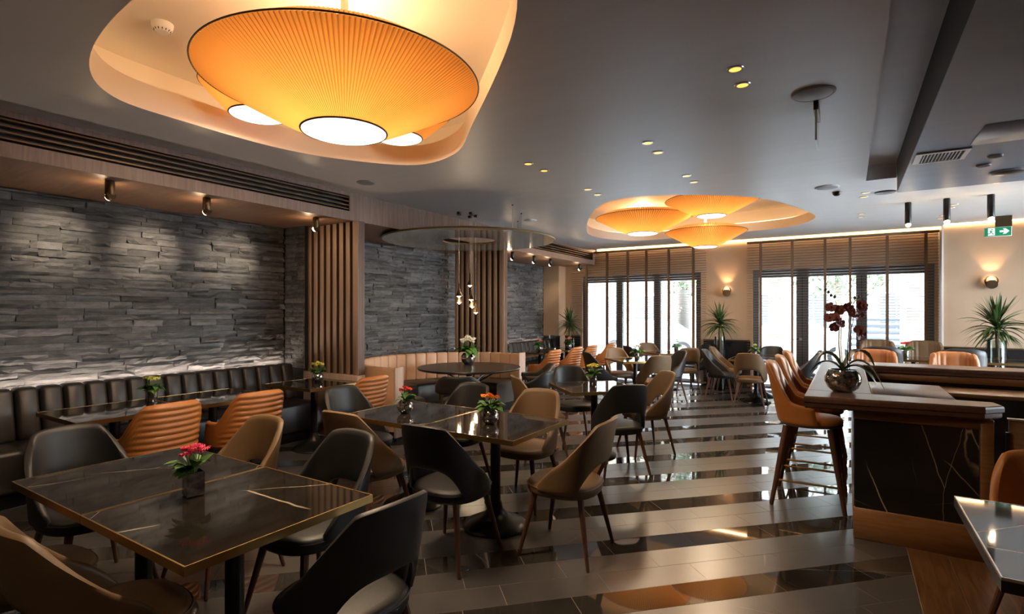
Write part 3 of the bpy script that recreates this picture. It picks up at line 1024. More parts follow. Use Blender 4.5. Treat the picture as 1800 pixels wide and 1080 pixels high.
for (x, y), lab in zip(dl, dlab):
    if d0 is None:
        d0 = thing('downlight', lab, 'downlight', (x, y, CH), 0, 'amber downlights in the grey ceiling')
        G().lathe([(.034, -.002), (.034, -.006), (.046, -.006), (.050, -.0005)], 24, cap0=False, cap1=False).build('trim_ring', M['steel'], d0, True)
        G().lathe([(.001, -.0035), (.034, -.0035)], 24, cap0=False, cap1=False).build('lens', M['amber'], d0)
        G().lathe([(.034, -.0034), (.034, -.0005)], 24).build('well', M['bronze'], d0)
    else:
        dup(d0, (x, y, CH), 0, lab)
    l = add_light('downlight_or_fill_spot', 'SPOT', (x, y, CH - .02), 16, (1, .72, .42), .03, (0, 0, 0), 75, .8)
def ceil_disc(name, label, cat, x, y, r, mat, mat2, z=CH, dome=.012):
    t = thing(name, label, cat, (x, y, z))
    G().lathe([(r * .86, -.012), (r * .9, -.014), (r, -.006), (r, -.0005)], 36).build('bezel', M[mat], t, True)
    G().lathe([(.002, -.013 - dome), (r * .5, -.013 - dome * .8), (r * .85, -.013)], 36).build('grille', M[mat2], t, True)
    return t
ceil_disc('ceiling_speaker', 'round grey ceiling speaker near the hanging clear plate', 'speaker', -.19, 3.99, .13, 'grey_plastic', 'grey_plastic')
ceil_disc('ceiling_speaker', 'round grey ceiling speaker beside the wooden fascia', 'speaker', -4.5, 4.11, .10, 'grey_plastic', 'grey_plastic')
ceil_disc('ceiling_speaker', 'round pale ceiling speaker beside the small dome detector', 'speaker', -.2, 7.09, .125, 'white_plastic', 'grey_plastic')
ceil_disc('ceiling_speaker', 'round black ceiling speaker close to the bulkhead corner', 'speaker', .38, 7.75, .11, 'black_metal', 'black_metal')
ceil_disc('ceiling_speaker', 'large dark round speaker in the blue-grey bar ceiling', 'speaker', 1.21, 6.38, .13, 'grey_plastic', 'black_metal', 2.822)
ceil_disc('ceiling_speaker', 'round pale ceiling speaker behind the wires of the hanging disc', 'speaker', -4.2, 7.2, .10, 'white_plastic', 'white_plastic')
ceil_disc('spot_opening', 'small black downlight in the bar ceiling, farther from the bulkhead face', 'downlight', 1.0, 5.67, .05, 'grey_plastic', 'grille_black', 2.822, .001)
ceil_disc('spot_opening', 'small black downlight in the bar ceiling, nearer the large speaker', 'downlight', .98, 5.98, .05, 'grey_plastic', 'grille_black', 2.822, .001)
t = thing('dome_detector', 'small dark dome detector on the grey ceiling beside a pale speaker', 'detector', (-.11, 7.45, CH))
G().lathe([(.002, -.05), (.025, -.046), (.042, -.03), (.046, -.012), (.05, -.0005)], 24).build('dome', M['black_metal'], t, True)
t = thing('smoke_detector', 'white round smoke detector in the near ceiling well', 'smoke detector', (-3.72, 1.69, 3.42))
G().lathe([(.04, -.056), (.047, -.046), (.054, -.041), (.061, -.02), (.063, -.0005)], 28).build('body', M['white_plastic'], t, True)
for k in range(14):
    a = 2 * pi * k / 14
    G().tube((.042 * cos(a), .042 * sin(a), -.053), (.050 * cos(a), .050 * sin(a), -.042), .003, n=4).build('vent_slot', M['grille_black'], t)
t = thing('vent_grille', 'white framed rectangular vent in the blue-grey bar ceiling', 'vent', (.63, 5.45, 2.822))
G().box(-.17, .17, -.17, .17, -.003, -.0005).build('backing', M['grille_black'], t)
for q in ((-.17, -.125, -.17, .17), (.14, .17, -.17, .17), (-.125, .14, -.17, -.135), (-.125, .14, .15, .17)):
    G().box(*q, -.012, -.003).build('frame', M['white_plastic'], t)
for k in range(11):
    x = -.112 + k * .0225
    G().box(x, x + .005, -.135, .15, -.011, -.003).build('louvre', M['white_plastic'], t)
# edge-on clear sign plate hanging from the ceiling
t = thing('hanging_sign_plate', 'clear acrylic sign plate hanging edge-on below the grey speaker', 'sign', (-.18, 4.25, CH))
G().box(-.014, .014, -.15, .15, -.075, -.001).build('bracket', M['bronze'], t)
G().box(-.005, .005, -.14, .14, -.27, -.075).build('plate', M['vase_glass'], t)
G().box(-.006, .006, -.143, -.138, -.27, -.075).box(-.006, .006, -.14, .14, -.276, -.270).build('plate_edge', M['white_plastic'], t)
# exit sign
t = thing('exit_sign', 'green exit sign with a white running figure and arrow', 'sign', (1.90, 10.6, 2.70))
EX0 = t
rbox('casing', M['white_plastic'], -.155, .155, 0, .03, -.005, .135, .004, 1, t)
G().box(-.03, .16, .004, .026, .137, .30).build('bracket', M['bronze'], t)
G().box(-.148, .148, -.003, 0, .002, .128).build('face', M['exit_green'], t)
def flat_shape(name, pts, mat, y=-.0045, parent=None):
    g = G()
    n = len(pts)
    g.add([(x, y, z) for x, z in pts] + [(x, -.0028, z) for x, z in pts], [tuple(range(n)), ] + [(i, n + i, n + (i + 1) % n, (i + 1) % n) for i in range(n)])
    return g.build(name, M[mat], parent)
flat_shape('arrow', [(.02, .055), (.075, .055), (.055, .028), (.085, .028), (.128, .068), (.085, .108), (.055, .108), (.075, .081), (.02, .081)], 'exit_white', parent=t)
flat_shape('doorway', [(-.112, .012), (-.035, .012), (-.035, .122), (-.112, .122)], 'exit_white', parent=t)
g = G()
for a, b, r in (((-.075, .085), (-.082, .058), .009), ((-.082, .058), (-.060, .045), .0065), ((-.060, .045), (-.052, .020), .0055), ((-.084, .058), (-.095, .040), .0065), ((-.095, .040), (-.118, .036), .0055), ((-.076, .084), (-.056, .072), .005), ((-.077, .084), (-.098, .078), .005)):
    g.tube((a[0], -.0045, a[1]), (b[0], -.0045, b[1]), r, n=6)
g.lathe([(.001, -.009), (.008, -.005), (.0095, 0), (.008, .005), (.001, .009)], 10, (-.066, -.0045, .102))
g.build('running_figure', M['exit_green'], t, True)

# ================================================================== CHAIRS
def shell(nu, thm, a, b, np_, zt, zb, lean, flare, zref, th, mv, rib=None, y_off=0, cosd=True):
    vs, fs = [], []
    lev = []
    for k in range(mv + 1):
        u = k / mv
        lev.append(.5 - .5 * cos(pi * u) if cosd else u)
    L = 2 * mv
    for i in range(nu + 1):
        t = -1 + 2 * i / nu
        T = t * thm
        sx, cy = sin(T), cos(T)
        ex = math.copysign(abs(sx) ** (2 / np_), sx)
        ey = -math.copysign(abs(cy) ** (2 / np_), cy)
        nx = math.copysign(abs(sx) ** (2 - 2 / np_), sx) / a
        ny = -math.copysign(abs(cy) ** (2 - 2 / np_), cy) / b
        l = math.hypot(nx, ny) or 1
        nx, ny = nx / l, ny / l
        z1, z0 = zt(abs(t)), zb(abs(t))
        outer, inner = [], []
        tk = th * (1 - .45 * sstep(.93, 1, abs(t)))
        for u in lev:
            z = z0 + (z1 - z0) * u
            e = min(u, 1 - u) * (z1 - z0)
            h = tk / 2
            q = h * sqrt(max(0, 1 - max(0, 1 - e / h) ** 2))
            ro = rib(z, t, 1) if rib else 0
            ri = rib(z, t, -1) if rib else 0
            fl = 1 + flare * (z - zref)
            ly = -lean * (z - zref) + y_off
            x, y = a * ex * fl, b * ey * fl
            outer.append((x + nx * (q + ro * min(1, e / h)), y + ny * (q + ro * min(1, e / h)) + ly, z))
            inner.append((x - nx * (q + ri * min(1, e / h)), y - ny * (q + ri * min(1, e / h)) + ly, z))
        vs += outer + inner[-2:0:-1]
    for i in range(nu):
        for k in range(L):
            m = (k + 1) % L
            fs.append((i * L + k, (i + 1) * L + k, (i + 1) * L + m, i * L + m))
    fs.append(tuple(range(L)))
    fs.append(tuple(nu * L + k for k in range(L - 1, -1, -1)))
    return G().add(vs, fs)

def cushion(g, a, b, z0, z1, np_=2.6, cy=0, n=36, dome=.012):
    prof = [(.90, z0), (.97, z0 + .006), (1.0, z0 + .022), (1.0, z1 - .035), (.985, z1 - .016), (.93, z1 - .004), (.80, z1 + .002), (.5, z1 + dome * .8), (.15, z1 + dome), (.01, z1 + dome)]
    vs, fs = [], []
    for r, z in prof:
        for i in range(n):
            t = 2 * pi * i / n
            x, y = cos(t), sin(t)
            x = math.copysign(abs(x) ** (2 / np_), x)
            y = math.copysign(abs(y) ** (2 / np_), y)
            vs.append((a * r * x, b * r * y + cy, z))
    for j in range(len(prof) - 1):
        for i in range(n):
            k = (i + 1) % n
            fs.append((j * n + i, j * n + k, (j + 1) * n + k, (j + 1) * n + i))
    fs.append(tuple(range(n - 1, -1, -1)))
    fs.append(tuple((len(prof) - 1) * n + i for i in range(n)))
    return g.add(vs, fs)

def piping(a, b, z, np_, cy, r=.004, n=48):
    pts = []
    for i in range(n):
        t = 2 * pi * i / n
        x, y = cos(t), sin(t)
        pts.append((a * math.copysign(abs(x) ** (2 / np_), x), b * math.copysign(abs(y) ** (2 / np_), y) + cy, z))
    return G().path(pts, r, 5, True)

def legs(t, top, foot, r0, r1, zt, mat, n=8):
    for sx in (-1, 1):
        for sy in (-1, 1):
            G().tube((sx * top[0], sy * top[1], zt), (sx * foot[0], sy * foot[1], .006), r0, r1, n).tube((sx * foot[0], sy * foot[1], 0), (sx * foot[0], sy * foot[1], .006), r1 * .8, n=8).build('leg', mat, t, True)

def make_dining(leather):
    t = thing('dining_chair', 'x', 'chair')
    def zt(u):
        return .895 - .012 * min(1, u / .3) ** 2 - .40 * (max(0, (u - .33) / .67)) ** 1.12
    def zb(u):
        return .615 - .185 * min(1, u / .50) ** 3.2
    shell(40, radians(112), .235, .225, 2.5, zt, zb, .19, .02, .45, .036, 9).build('backrest', M[leather], t, True, 60)
    cushion(G(), .238, .236, .395, .475, 2.5, .012).build('seat', M[leather], t, True, 60)
    piping(.240, .238, .452, 2.5, .012).build('piping', M[leather], t, True)
    legs(t, (.155, .155), (.235, .235), .021, .0115, .405, M['leg_wood'])
    return t

def make_ribbed():
    t = thing('ribbed_armchair', 'x', 'armchair')
    def zt(u):
        return .885 - .01 * min(1, u / .3) ** 2 - .25 * sstep(.28, .66, u) - .012 * sstep(.66, 1, u)
    def zb(u):
        return .40
    def rib(z, tt, side):
        if side < 0 or z < .42:
            return 0
        w = 1 - sstep(.42, .56, abs(tt))
        return .013 * w * abs(sin((z - .40) / .047 * pi))
    shell(48, radians(128), .265, .245, 2.5, zt, zb, .17, .03, .45, .045, 70, rib, cosd=False).build('backrest', M['tan_leather'], t, True, 70)
    cushion(G(), .235, .225, .385, .485, 2.6, .01).build('seat', M['tan_leather'], t, True, 60)
    piping(.238, .228, .462, 2.6, .01).build('piping', M['tan_leather'], t, True)
    legs(t, (.17, .16), (.22, .21), .02, .012, .40, M['dark_wood'])
    return t

def make_barrel(leather):
    t = thing('barrel_chair', 'x', 'armchair')
    def zt(u):
        return .775 - .15 * sstep(.22, .72, u)
    def zb(u):
        return .545 - .10 * sstep(.0, .25, u) * 0 + .015 * sstep(.5, 1, u)
    shell(44, radians(130), .285, .265, 2.3, zt, zb, .10, .04, .5, .05, 9).build('backrest', M[leather], t, True, 60)
    cushion(G(), .245, .24, .37, .46, 2.5, .01).build('seat', M[leather], t, True, 60)
    piping(.247, .242, .44, 2.5, .01).build('piping', M[leather], t, True)
    for sx in (-1, 1):
        G().tube((sx * .235, .16, .005), (sx * .275, .15, .57), .014, .018, 8).build('leg', M['dark_wood'], t, True)
        G().tube((sx * .215, -.225, .005), (sx * .20, -.205, .56), .014, .018, 8).build('leg', M['dark_wood'], t, True)
        G().tube((sx * .24, .155, .40), (sx * .21, -.205, .40), .013, n=6).build('rail', M['dark_wood'], t, True)
    return t

def make_stool():
    t = thing('bar_stool', 'x', 'bar stool')
    def zt(u):
        return 1.155 - .015 * min(1, u / .3) ** 2 - .29 * sstep(.30, .72, u) - .055 * max(0, (u - .6) / .4)
    def zb(u):
        return .655
    def rib(z, tt, side):
        if side > 0:
            return 0
        w = 1 - sstep(.46, .60, abs(tt))
        return .012 * w * abs(sin(tt / .19 * pi + pi / 2)) * sstep(.70, .78, z)
    shell(64, radians(104), .232, .215, 2.5, zt, zb, .20, .03, .68, .040, 12, rib).build('backrest', M['tan_leather'], t, True, 70)
    piping(.235, .225, .650, 2.5, .012, .006).build('piping', M['seat_leather'], t, True)
    cushion(G(), .226, .225, .648, .705, 2.5, .018).build('seat', M['tan_leather'], t, True, 60)
    G().lathe([(.19, .632), (.205, .636), (.21, .648)], 36).build('seat_base', M['leg_wood'], t, True)
    legs(t, (.165, .155), (.27, .255), .027, .016, .635, M['leg_wood'], 10)
    pts = [(-.235, -.222, .20), (.235, -.222, .20), (.235, .222, .20), (-.235, .222, .20)]
    for i in range(4):
        G().tube(pts[i], pts[(i + 1) % 4], .0095, n=8).build('foot_rail', M['brass'], t, True)
    return t

def make_channel(leather, h):
    t = thing('channel_chair', 'x', 'chair')
    def zt(u):
        return h - .02 * min(1, u / .4) ** 3 - (h - .62) * sstep(.52, 1, u)
    def rib(z, tt, side):
        if leather == 'black_leather':
            return 0
        w = 1 - sstep(.60, .72, abs(tt))
        return .011 * w * abs(sin(tt / .17 * pi + pi / 2))
    shell(72, radians(98), .25, .21, 3.0, zt, lambda u: .45, .16, .04, .46, .045, 8, rib).build('backrest', M[leather], t, True, 70)
    cushion(G(), .245, .24, .41, .52, 2.8, .012).build('seat', M[leather], t, True, 60)
    legs(t, (.165, .16), (.23, .225), .02, .012, .42, M['leg_wood'])
    return t

R90 = pi / 2
FACE = {'+Y': 0, '-Y': pi, '-X': R90, '+X': -R90, 'd1': pi / 4, 'd2': -pi / 4, '-d1': -3 * pi / 4, '-d2': 3 * pi / 4}
protos = {}
def place(kind, maker, x, y, face, label, group, jit=0, scale=None):
    rz = (FACE[face] if isinstance(face, str) else face) + jit
    if kind not in protos:
        o = maker()
        protos[kind] = o
        o.location = (x, y, 0)
        o.rotation_euler = (0, 0, rz)
        o['label'] = label
        if group:
            o['group'] = group
        if scale:
            o.scale = scale
        return o
    return dup(protos[kind], (x, y, 0), rz, label, group, scale)
def black(*a, **k):
    return place('black', lambda: make_dining('black_leather'), *a, group='open-back chairs around the marble tables', **k)
def brown(*a, **k):
    return place('brown', lambda: make_dining('brown_leather'), *a, group='open-back chairs around the marble tables', **k)

# ---- foreground pair of tables
black(-3.62, 1.27, '+X', 'black leather open-back chair at the stone-wall end of the foreground table', jit=.05)
brown(-2.98, .80, '+Y', 'brown open-back chair half hidden by another at the near side of the foreground table')
brown(-2.28, .86, '+Y', 'brown open-back chair with its back closest to the camera, foreground table', jit=-.04)
black(-1.67, 1.42, '-X', 'black open-back chair with its back to the camera at the foreground table end', jit=-.05)
brown(-3.18, 1.79, '-Y', 'brown open-back chair facing us across the foreground table behind the pink flowers')
black(-2.38, 1.80, '-Y', 'dark open-back chair facing us across the foreground table, nearest its far corner')
# ---- middle pair
black(-3.62, 3.26, '+X', 'dark open-back chair at the booth end of the middle table')
brown(-2.95, 2.72, '+Y', 'brown open-back chair with its back to us, left near side of the middle table', jit=.04)
black(-2.17, 2.70, '+Y', 'black open-back chair with its back to us, in front of the orange flowers', jit=.03)
brown(-1.57, 3.17, '-X', 'brown open-back chair standing alone at the aisle end of the middle table', jit=.06)
black(-3.0, 3.80, '-Y', 'dark open-back chair facing us behind the middle table, before the barrel chair')
brown(-2.27, 3.80, '-Y', 'brown open-back chair facing us behind the orange flowers of the middle table')
# ---- single table with yellow flowers (set diagonally)
C3 = (-2.35, 5.416)
brown(C3[0] - .43, C3[1] - .43, 'd2', 'brown open-back chair at the booth side of the yellow flower table')
black(C3[0] - .43, C3[1] + .43, '-d1', 'dark open-back chair facing us behind the yellow flower table')
black(C3[0] + .43, C3[1] - .43, 'd1', 'black open-back chair with its back to us at the yellow flower table')
brown(C3[0] + .43, C3[1] + .43, '-d2', 'brown open-back chair at the aisle corner of the yellow flower table')
# ---- next diagonal table with the white flowers
C4 = (-3.08, 8.85)
black(C4[0] - .43, C4[1] - .43, 'd2', 'dark open-back chair seen side-on left of the white flower table')
brown(C4[0] - .43, C4[1] + .43, '-d1', 'brown open-back chair facing us behind the white flower table')
brown(C4[0] + .43, C4[1] - .43, 'd1', 'brown open-back chair with its back to us at the white flower table')
black(C4[0] + .43, C4[1] + .43, '-d2', 'dark open-back chair with long front legs right of the white flower table')
# ---- diagonal table by the window
C5 = (-3.08, 10.78)
black(C5[0] - .43, C5[1] - .43, 'd2', 'dark open-back chair at the stone-wall side of the table by the blind')
brown(C5[0] - .43, C5[1] + .40, '-d1', 'brown open-back chair facing us with its back against the blind')
brown(C5[0] + .43, C5[1] - .36, 'd1', 'brown open-back chair with daylight through its back hole, by the blind', jit=-.2)
black(C5[0] + .43, C5[1] + .40, '-d2', 'black open-back chair in the corner under the bronze sconce')
# ---- long table beside the stools
black(-1.92, 10.06, '+X', 'black open-back chair seen side-on, nearer of two at the long table')
brown(-1.94, 10.78, '+X', 'brown open-back chair seen side-on behind the black one at the long table')
brown(-1.37, 9.66, '+Y', 'brown open-back chair with its back to us at the near end of the long table')
black(-.70, 10.18, '-X', 'dark open-back chair beside the bar stools, nearer of two at the long table')
black(-.70, 10.84, '-X', 'dark open-back chair beside the bar stools, farther of two at the long table')
black(-1.25, 11.26, '-Y', 'dark open-back chair facing us at the far end of the long table')

# ---- ribbed armchairs along the benches
def ribbed(x, y, label, jit=0):
    return place('ribbed', make_ribbed, x, y, '-X', label, 'ribbed armchairs along the benches', jit)
ribbed(-4.63, 2.03, 'tan ribbed armchair in front of the bench table with lime flowers', .04)
ribbed(-4.60, 2.75, 'tan ribbed armchair between the bench table and the brown chair', -.02)
ribbed(-4.57, 4.02, 'tan ribbed armchair beside the tan booth end', .05)
ribbed(-4.75, 8.55, 'tan ribbed armchair at the far bench, nearest the round table')
ribbed(-4.74, 9.45, 'tan ribbed armchair at the far bench with a long plain arm in view')
ribbed(-4.74, 10.20, 'tan ribbed armchair at the far bench behind the side-on dark chair')
ribbed(-4.66, 11.05, 'tan ribbed armchair at the far bench closest to the blind')

# ---- barrel chairs at the round table
def barrel(kind, x, y, rz, label):
    return place('barrel_' + kind, lambda: make_barrel(kind), x, y, rz, label, 'barrel chairs at the round table')
barrel('black_leather', -4.18, 5.38, radians(32), 'black barrel chair with a low round back before the round table')
barrel('black_leather', -3.66, 6.36, radians(95), 'black barrel chair with a sweeping arm, right of the round table')
barrel('seat_leather', -4.02, 7.0, radians(125), 'brown barrel chair with a thick arm behind the black one at the round table')

# ---- bar stools
for y, lab in ((5.06, 'tan bar stool nearest the camera at the bar'), (5.76, 'tan bar stool in the middle of the three at the bar'), (6.46, 'tan bar stool farthest along the bar')):
    place('stool', make_stool, -.27, y, '+X', lab, 'bar stools', scale=None)
# ---- chairs behind the bar
def channel(kind, x, y, face, label, s=1.0):
    return place('channel_' + kind, lambda: make_channel(kind, 1.03), x, y, face, label, 'high chairs beyond the bar', 0, (1, 1, s))
channel('rust_leather', .33, 8.95, '-Y', 'rust channel-back chair beyond the bar beside the orchid leaves')
channel('rust_leather', 1.20, 8.95, '-Y', 'rust channel-back chair beyond the bar before the tall palm vase')
channel('black_leather', .42, 9.72, '+Y', 'black smooth-back chair behind the rust chair near the orchid', 1.03)
channel('black_leather', 1.34, 9.72, '+Y', 'black smooth-back chair behind the rust chair near the palm', 1.03)
channel('brown_leather', .43, 10.98, '-Y', 'brown channel-back chair facing us past the red flowers, orchid side', 1.05)
channel('brown_leather', 1.08, 10.98, '-Y', 'brown channel-back chair facing us past the red flowers, palm side', 1.05)
# ---- chairs at the corner table
place('corner', lambda: make_dining('tan_leather'), .82, 3.25, '-Y', 'plain orange leather chair at the glossy corner table beside the bar', None)

# ================================================================== TABLES
def make_table(w, d, h=.75):
    t = thing('marble_table', 'x', 'table')
    G().box(-w / 2 + .006, w / 2 - .006, -d / 2 + .006, d / 2 - .006, h - .026, h).build('top', M['table_marble'], t)
    e = .006
    for x0, x1, y0, y1 in ((-w / 2, w / 2, -d / 2, -d / 2 + e), (-w / 2, w / 2, d / 2 - e, d / 2), (-w / 2, -w / 2 + e, -d / 2 + e, d / 2 - e), (w / 2 - e, w / 2, -d / 2 + e, d / 2 - e)):
        G().box(x0, x1, y0, y1, h - .032, h + .0012).build('edge', M['brass'], t)
    G().box(-.2, .2, -.03, .03, h - .045, h - .027).box(-.03, .03, -.2, .2, h - .045, h - .027).build('bracket', M['black_metal'], t)
    G().lathe([(.042, .12), (.038, .2), (.037, h - .045)], 24).build('column', M['black_metal'], t, True)
    G().lathe([(.235, .0), (.24, .008), (.232, .018), (.19, .04), (.13, .062), (.085, .09), (.055, .13), (.044, .18)], 40).build('base', M['black_metal'], t, True)
    return t
table_protos = {}
def table(x, y, w, d, rz, label, group=None, h=.75):
    k = (w, d, h)
    if k not in table_protos:
        o = make_table(w, d, h)
        table_protos[k] = o
        o.location = (x, y, 0)
        o.rotation_euler = (0, 0, rz)
        o['label'] = label
        if group:
            o['group'] = group
        return o
    return dup(table_protos[k], (x, y, 0), rz, label, group)
GT = 'square marble tables with brass edges'
table(-3.008, 1.28, .804, .80, 0, 'brass-edged marble table, foreground pair, the half nearer the stone wall', GT)
table(-2.198, 1.28, .804, .80, 0, 'brass-edged marble table closest to the camera under the pink flowers', GT)
table(-2.998, 3.24, .804, .80, 0, 'brass-edged marble table under the red flowers in a globe vase', GT)
table(-2.188, 3.24, .804, .80, 0, 'brass-edged marble table under the orange flowers in a globe vase', GT)
table(C3[0], C3[1], .804, .80, pi / 4, 'diagonal brass-edged marble table with the yellow flowers', GT)
table(C4[0], C4[1], .804, .80, pi / 4, 'diagonal brass-edged marble table with the white flowers', GT)
table(C5[0], C5[1], .804, .80, pi / 4, 'diagonal brass-edged marble table closest to the window blinds', GT)
table(-1.34, 10.07, .80, .70, 0, 'marble table of the long pair by the stools, nearer half', GT)
table(-1.34, 10.78, .80, .70, 0, 'marble table of the long pair by the stools, farther half', GT)
table(-5.18, 1.99, .80, .80, 0, 'bench table under the lime flowers, its end nearer the camera', GT)
table(-5.18, 2.80, .80, .80, 0, 'bench table before the second ribbed armchair', GT)
table(-5.18, 3.95, .80, .70, 0, 'bench table with yellow-orange flowers against the slatted screen', GT)
table(-5.32, 8.42, .70, .80, 0, 'far bench table with pale flowers nearest the slatted screen', GT)
table(-5.32, 9.50, .70, .80, 0, 'far bench table in the middle of the bench, with coral flowers', GT)
table(-5.32, 10.48, .70, .80, 0, 'far bench table closest to the potted palm', GT)
table(.86, 10.15, .90, .80, 0, 'brass-edged marble table beyond the bar with red flowers', GT, .86)
table(.86 + .91, 10.15, .90, .80, 0, 'brass-edged marble table beyond the bar at the palm end', GT, .86)
# glossy corner table beside the bar
t = thing('corner_table', 'glossy black glass-topped table at the right corner beside the bar', 'table', (.83, 2.62, 0))
G().box(-.425, .425, -.425, .425, .742, .75).build('glass_top', M['table_marble'], t)
for x0, x1, y0, y1 in ((-.43, .43, -.43, -.425), (-.43, .43, .425, .43), (-.43, -.425, -.425, .425), (.425, .43, -.425, .425)):
    G().box(x0, x1, y0, y1, .742, .7512).build('edge', M['steel'], t)
G().box(-.43, .43, -.43, .43, .705, .741).build('core', M['black_metal'], t)
G().lathe([(.042, .12), (.038, .2), (.037, .705)], 24).build('column', M['black_metal'], t, True)
G().lathe([(.235, .0), (.24, .008), (.232, .018), (.19, .04), (.13, .062), (.085, .09), (.055, .13), (.044, .18)], 40).build('base', M['black_metal'], t, True)
# candle-like lamp light reflected there comes from the ceiling lights

# round table
t = thing('round_table', 'large dark round table in front of the curved tan booth', 'table', (-4.75, 6.34, 0))
G().lathe([(.72, .715), (.755, .724), (.765, .738), (.76, .75)], 72).build('top', M['table_dark'], t, True, 30)
G().lathe([(.05, .10), (.045, .72)], 20).build('column', M['black_metal'], t, True)
G().lathe([(.33, 0), (.335, .01), (.3, .025), (.08, .06), (.05, .12)], 40).build('base', M['black_metal'], t, True)
for k in range(6):
    a = 2 * pi * k / 6 + .3
    G().tube((.05 * cos(a), .05 * sin(a), .48), (.46 * cos(a), .46 * sin(a), .715), .010, n=6).build('strut', M['black_metal'], t, True)

# ================================================================== BENCHES
def bench(y0, y1, label, n, hb):
    t = thing('banquette', label, 'bench seat', (0, 0, 0), 0)
    rbox('plinth', M['black_metal'], -6.20, -5.62, y0, y1, 0, .12, .01, 1, t)
    rbox('back_frame', M['bench_leather'], -6.25, -6.17, y0, y1, .12, hb - .04, .02, 2, t)
    p = (y1 - y0) / n
    me = None
    for k in range(n):
        if me is None:
            vs, fs = rbox_mesh(-.075, .075, -p / 2 + .0015, p / 2 - .0015, 0, hb - .46, .034, 3)
            vs = [(x - .10 * (z / (hb - .46)) + .02 * (1 - abs(y) / (p / 2)) * (1 if x > 0 else 0), y, z) for x, y, z in vs]
            o = G().add(vs, fs).build('back_channel', M['bench_leather'], t, True, 60)
            me = o.data
        else:
            o = link('back_channel', me, t)
        o.location = (-6.03, y0 + p * (k + .5), .46)
    m = max(2, round((y1 - y0) / .9))
    q = (y1 - y0) / m
    for k in range(m):
        rbox('seat_cushion', M['bench_leather'], -6.06, -5.56, y0 + q * k + .002, y0 + q * (k + 1) - .002, .121, .47, .045, 3, t)
    return t
bench(.9, 4.30, 'long black channel-back leather bench under the lit slate wall', 20, .905)
bench(7.86, 11.36, 'black channel-back leather bench along the far slate wall by the windows', 20, .90)

# curved booth
BC = (-4.75, 6.10)
BR = 1.40
t = thing('curved_booth', 'curved tan channel-back leather booth with dark brown seat around the round table', 'booth', (BC[0], BC[1], 0))
a0, a1 = radians(-84), radians(-278)
n = 25
da = (a1 - a0) / n
pw = BR * abs(da)
vs, fs = rbox_mesh(-.055, .055, -pw / 2 + .001, pw / 2 + .003, 0, .44, .030, 3)
me = None
for k in range(n):
    a = a0 + da * (k + .5)
    if me is None:
        o = G().add(vs, fs).build('back_channel', M['booth_leather'], t, True, 60)
        me = o.data
    else:
        o = link('back_channel', me, t)
    o.location = (BR * cos(a), BR * sin(a), .44)
    o.rotation_euler = (0, 0, a)
def sector(r0, r1, b0, b1, z0, z1, rnd=.04, steps=8):
    """rounded ring sector (a curved seat cushion)"""
    prof = [(r0 + rnd, z0), (r0, z0 + rnd), (r0, z1 - rnd), (r0 + rnd * .3, z1 - rnd * .3), (r0 + rnd, z1), ((r0 + r1) / 2, z1 + .012), (r1 - rnd, z1), (r1, z1 - rnd), (r1, z0)]
    m = len(prof)
    vs, fs = [], []
    for i in range(steps + 1):
        a = b0 + (b1 - b0) * i / steps
        e = .012 if i in (0, steps) else 0
        for r, z in prof:
            vs.append(((r + (e if r < (r0 + r1) / 2 else -e)) * cos(a), (r + (e if r < (r0 + r1) / 2 else -e)) * sin(a), z - (e if z > z0 + .05 else 0)))
    for i in range(steps):
        for k in range(m):
            l = (k + 1) % m
            fs.append((i * m + k, (i + 1) * m + k, (i + 1) * m + l, i * m + l))
    fs.append(tuple(range(m)))
    fs.append(tuple(steps * m + k for k in range(m - 1, -1, -1)))
    return G().add(vs, fs)
ns = 6
for k in range(ns):
    b0 = a0 + (a1 - a0) * k / ns - .004
    b1 = a0 + (a1 - a0) * (k + 1) / ns + .004
    sector(.80, BR - .045, b0, b1, .12, .455).build('seat_cushion', M['seat_leather'], t, True, 50, recalc=True)
sector(.86, BR + .04, a0, a1, 0, .118, .01, 30).build('plinth', M['black_metal'], t, True, 50, recalc=True)
sector(BR + .05, BR + .075, a0, a1, .12, .86, .004, 40).build('back_shell', M['booth_leather'], t, True, 50, recalc=True)
for a, s_ in ((a0, 1), (a1, -1)):
    ca, sa = cos(a), sin(a)
    g = G()
    vs, fs = rbox_mesh(BR - .075, BR + .09, -.014, .014, .05, .895, .008, 1)
    vs = [(x * ca - (y + .02 * s_) * sa, x * sa + (y + .02 * s_) * ca, z) for x, y, z in vs]
    g.add(vs, fs).build('end_panel', M['slat_wood'], t, True, 50)

# ================================================================== BAR
t = thing('bar_counter', 'wooden bar counter with dark veined panel and thick wooden top', 'bar counter', (0, 0, 0))
ZT = .98
def nosing(poly, z0, z1, name, mat):
    """counter top with a stepped rounded edge"""
    g = G()
    if area2(poly) < 0:
        poly = poly[::-1]
    n = len(poly)
    prof = [(-.03, z0), (-.012, z0 + .012), (-.012, z0 + .038), (0, z0 + .046), (0, z1 - .016), (-.005, z1 - .005), (-.014, z1)]
    vs, fs = [], []
    for d, z in prof:
        vs += [(x, y, z) for x, y in offset(poly, d)]
    for j in range(len(prof) - 1):
        for i in range(n):
            k = (i + 1) % n
            fs.append((j * n + i, j * n + k, (j + 1) * n + k, (j + 1) * n + i))
    fs.append(tuple(range(n - 1, -1, -1)))
    fs.append(tuple((len(prof) - 1) * n + i for i in range(n)))
    g.add(vs, fs)
    return g.build(name, M[mat], t)
nosing([(-.26, 4.23), (.72, 4.33), (.83, 4.45), (.80, 4.60), (.15, 4.60), (-.26, 4.60)], .895, ZT, 'counter_front', 'bar_top_wood')
nosing([(-.262, 4.60), (.15, 4.60), (.15, 7.06), (-.262, 7.06)], .895, ZT, 'counter_side', 'bar_top_wood')
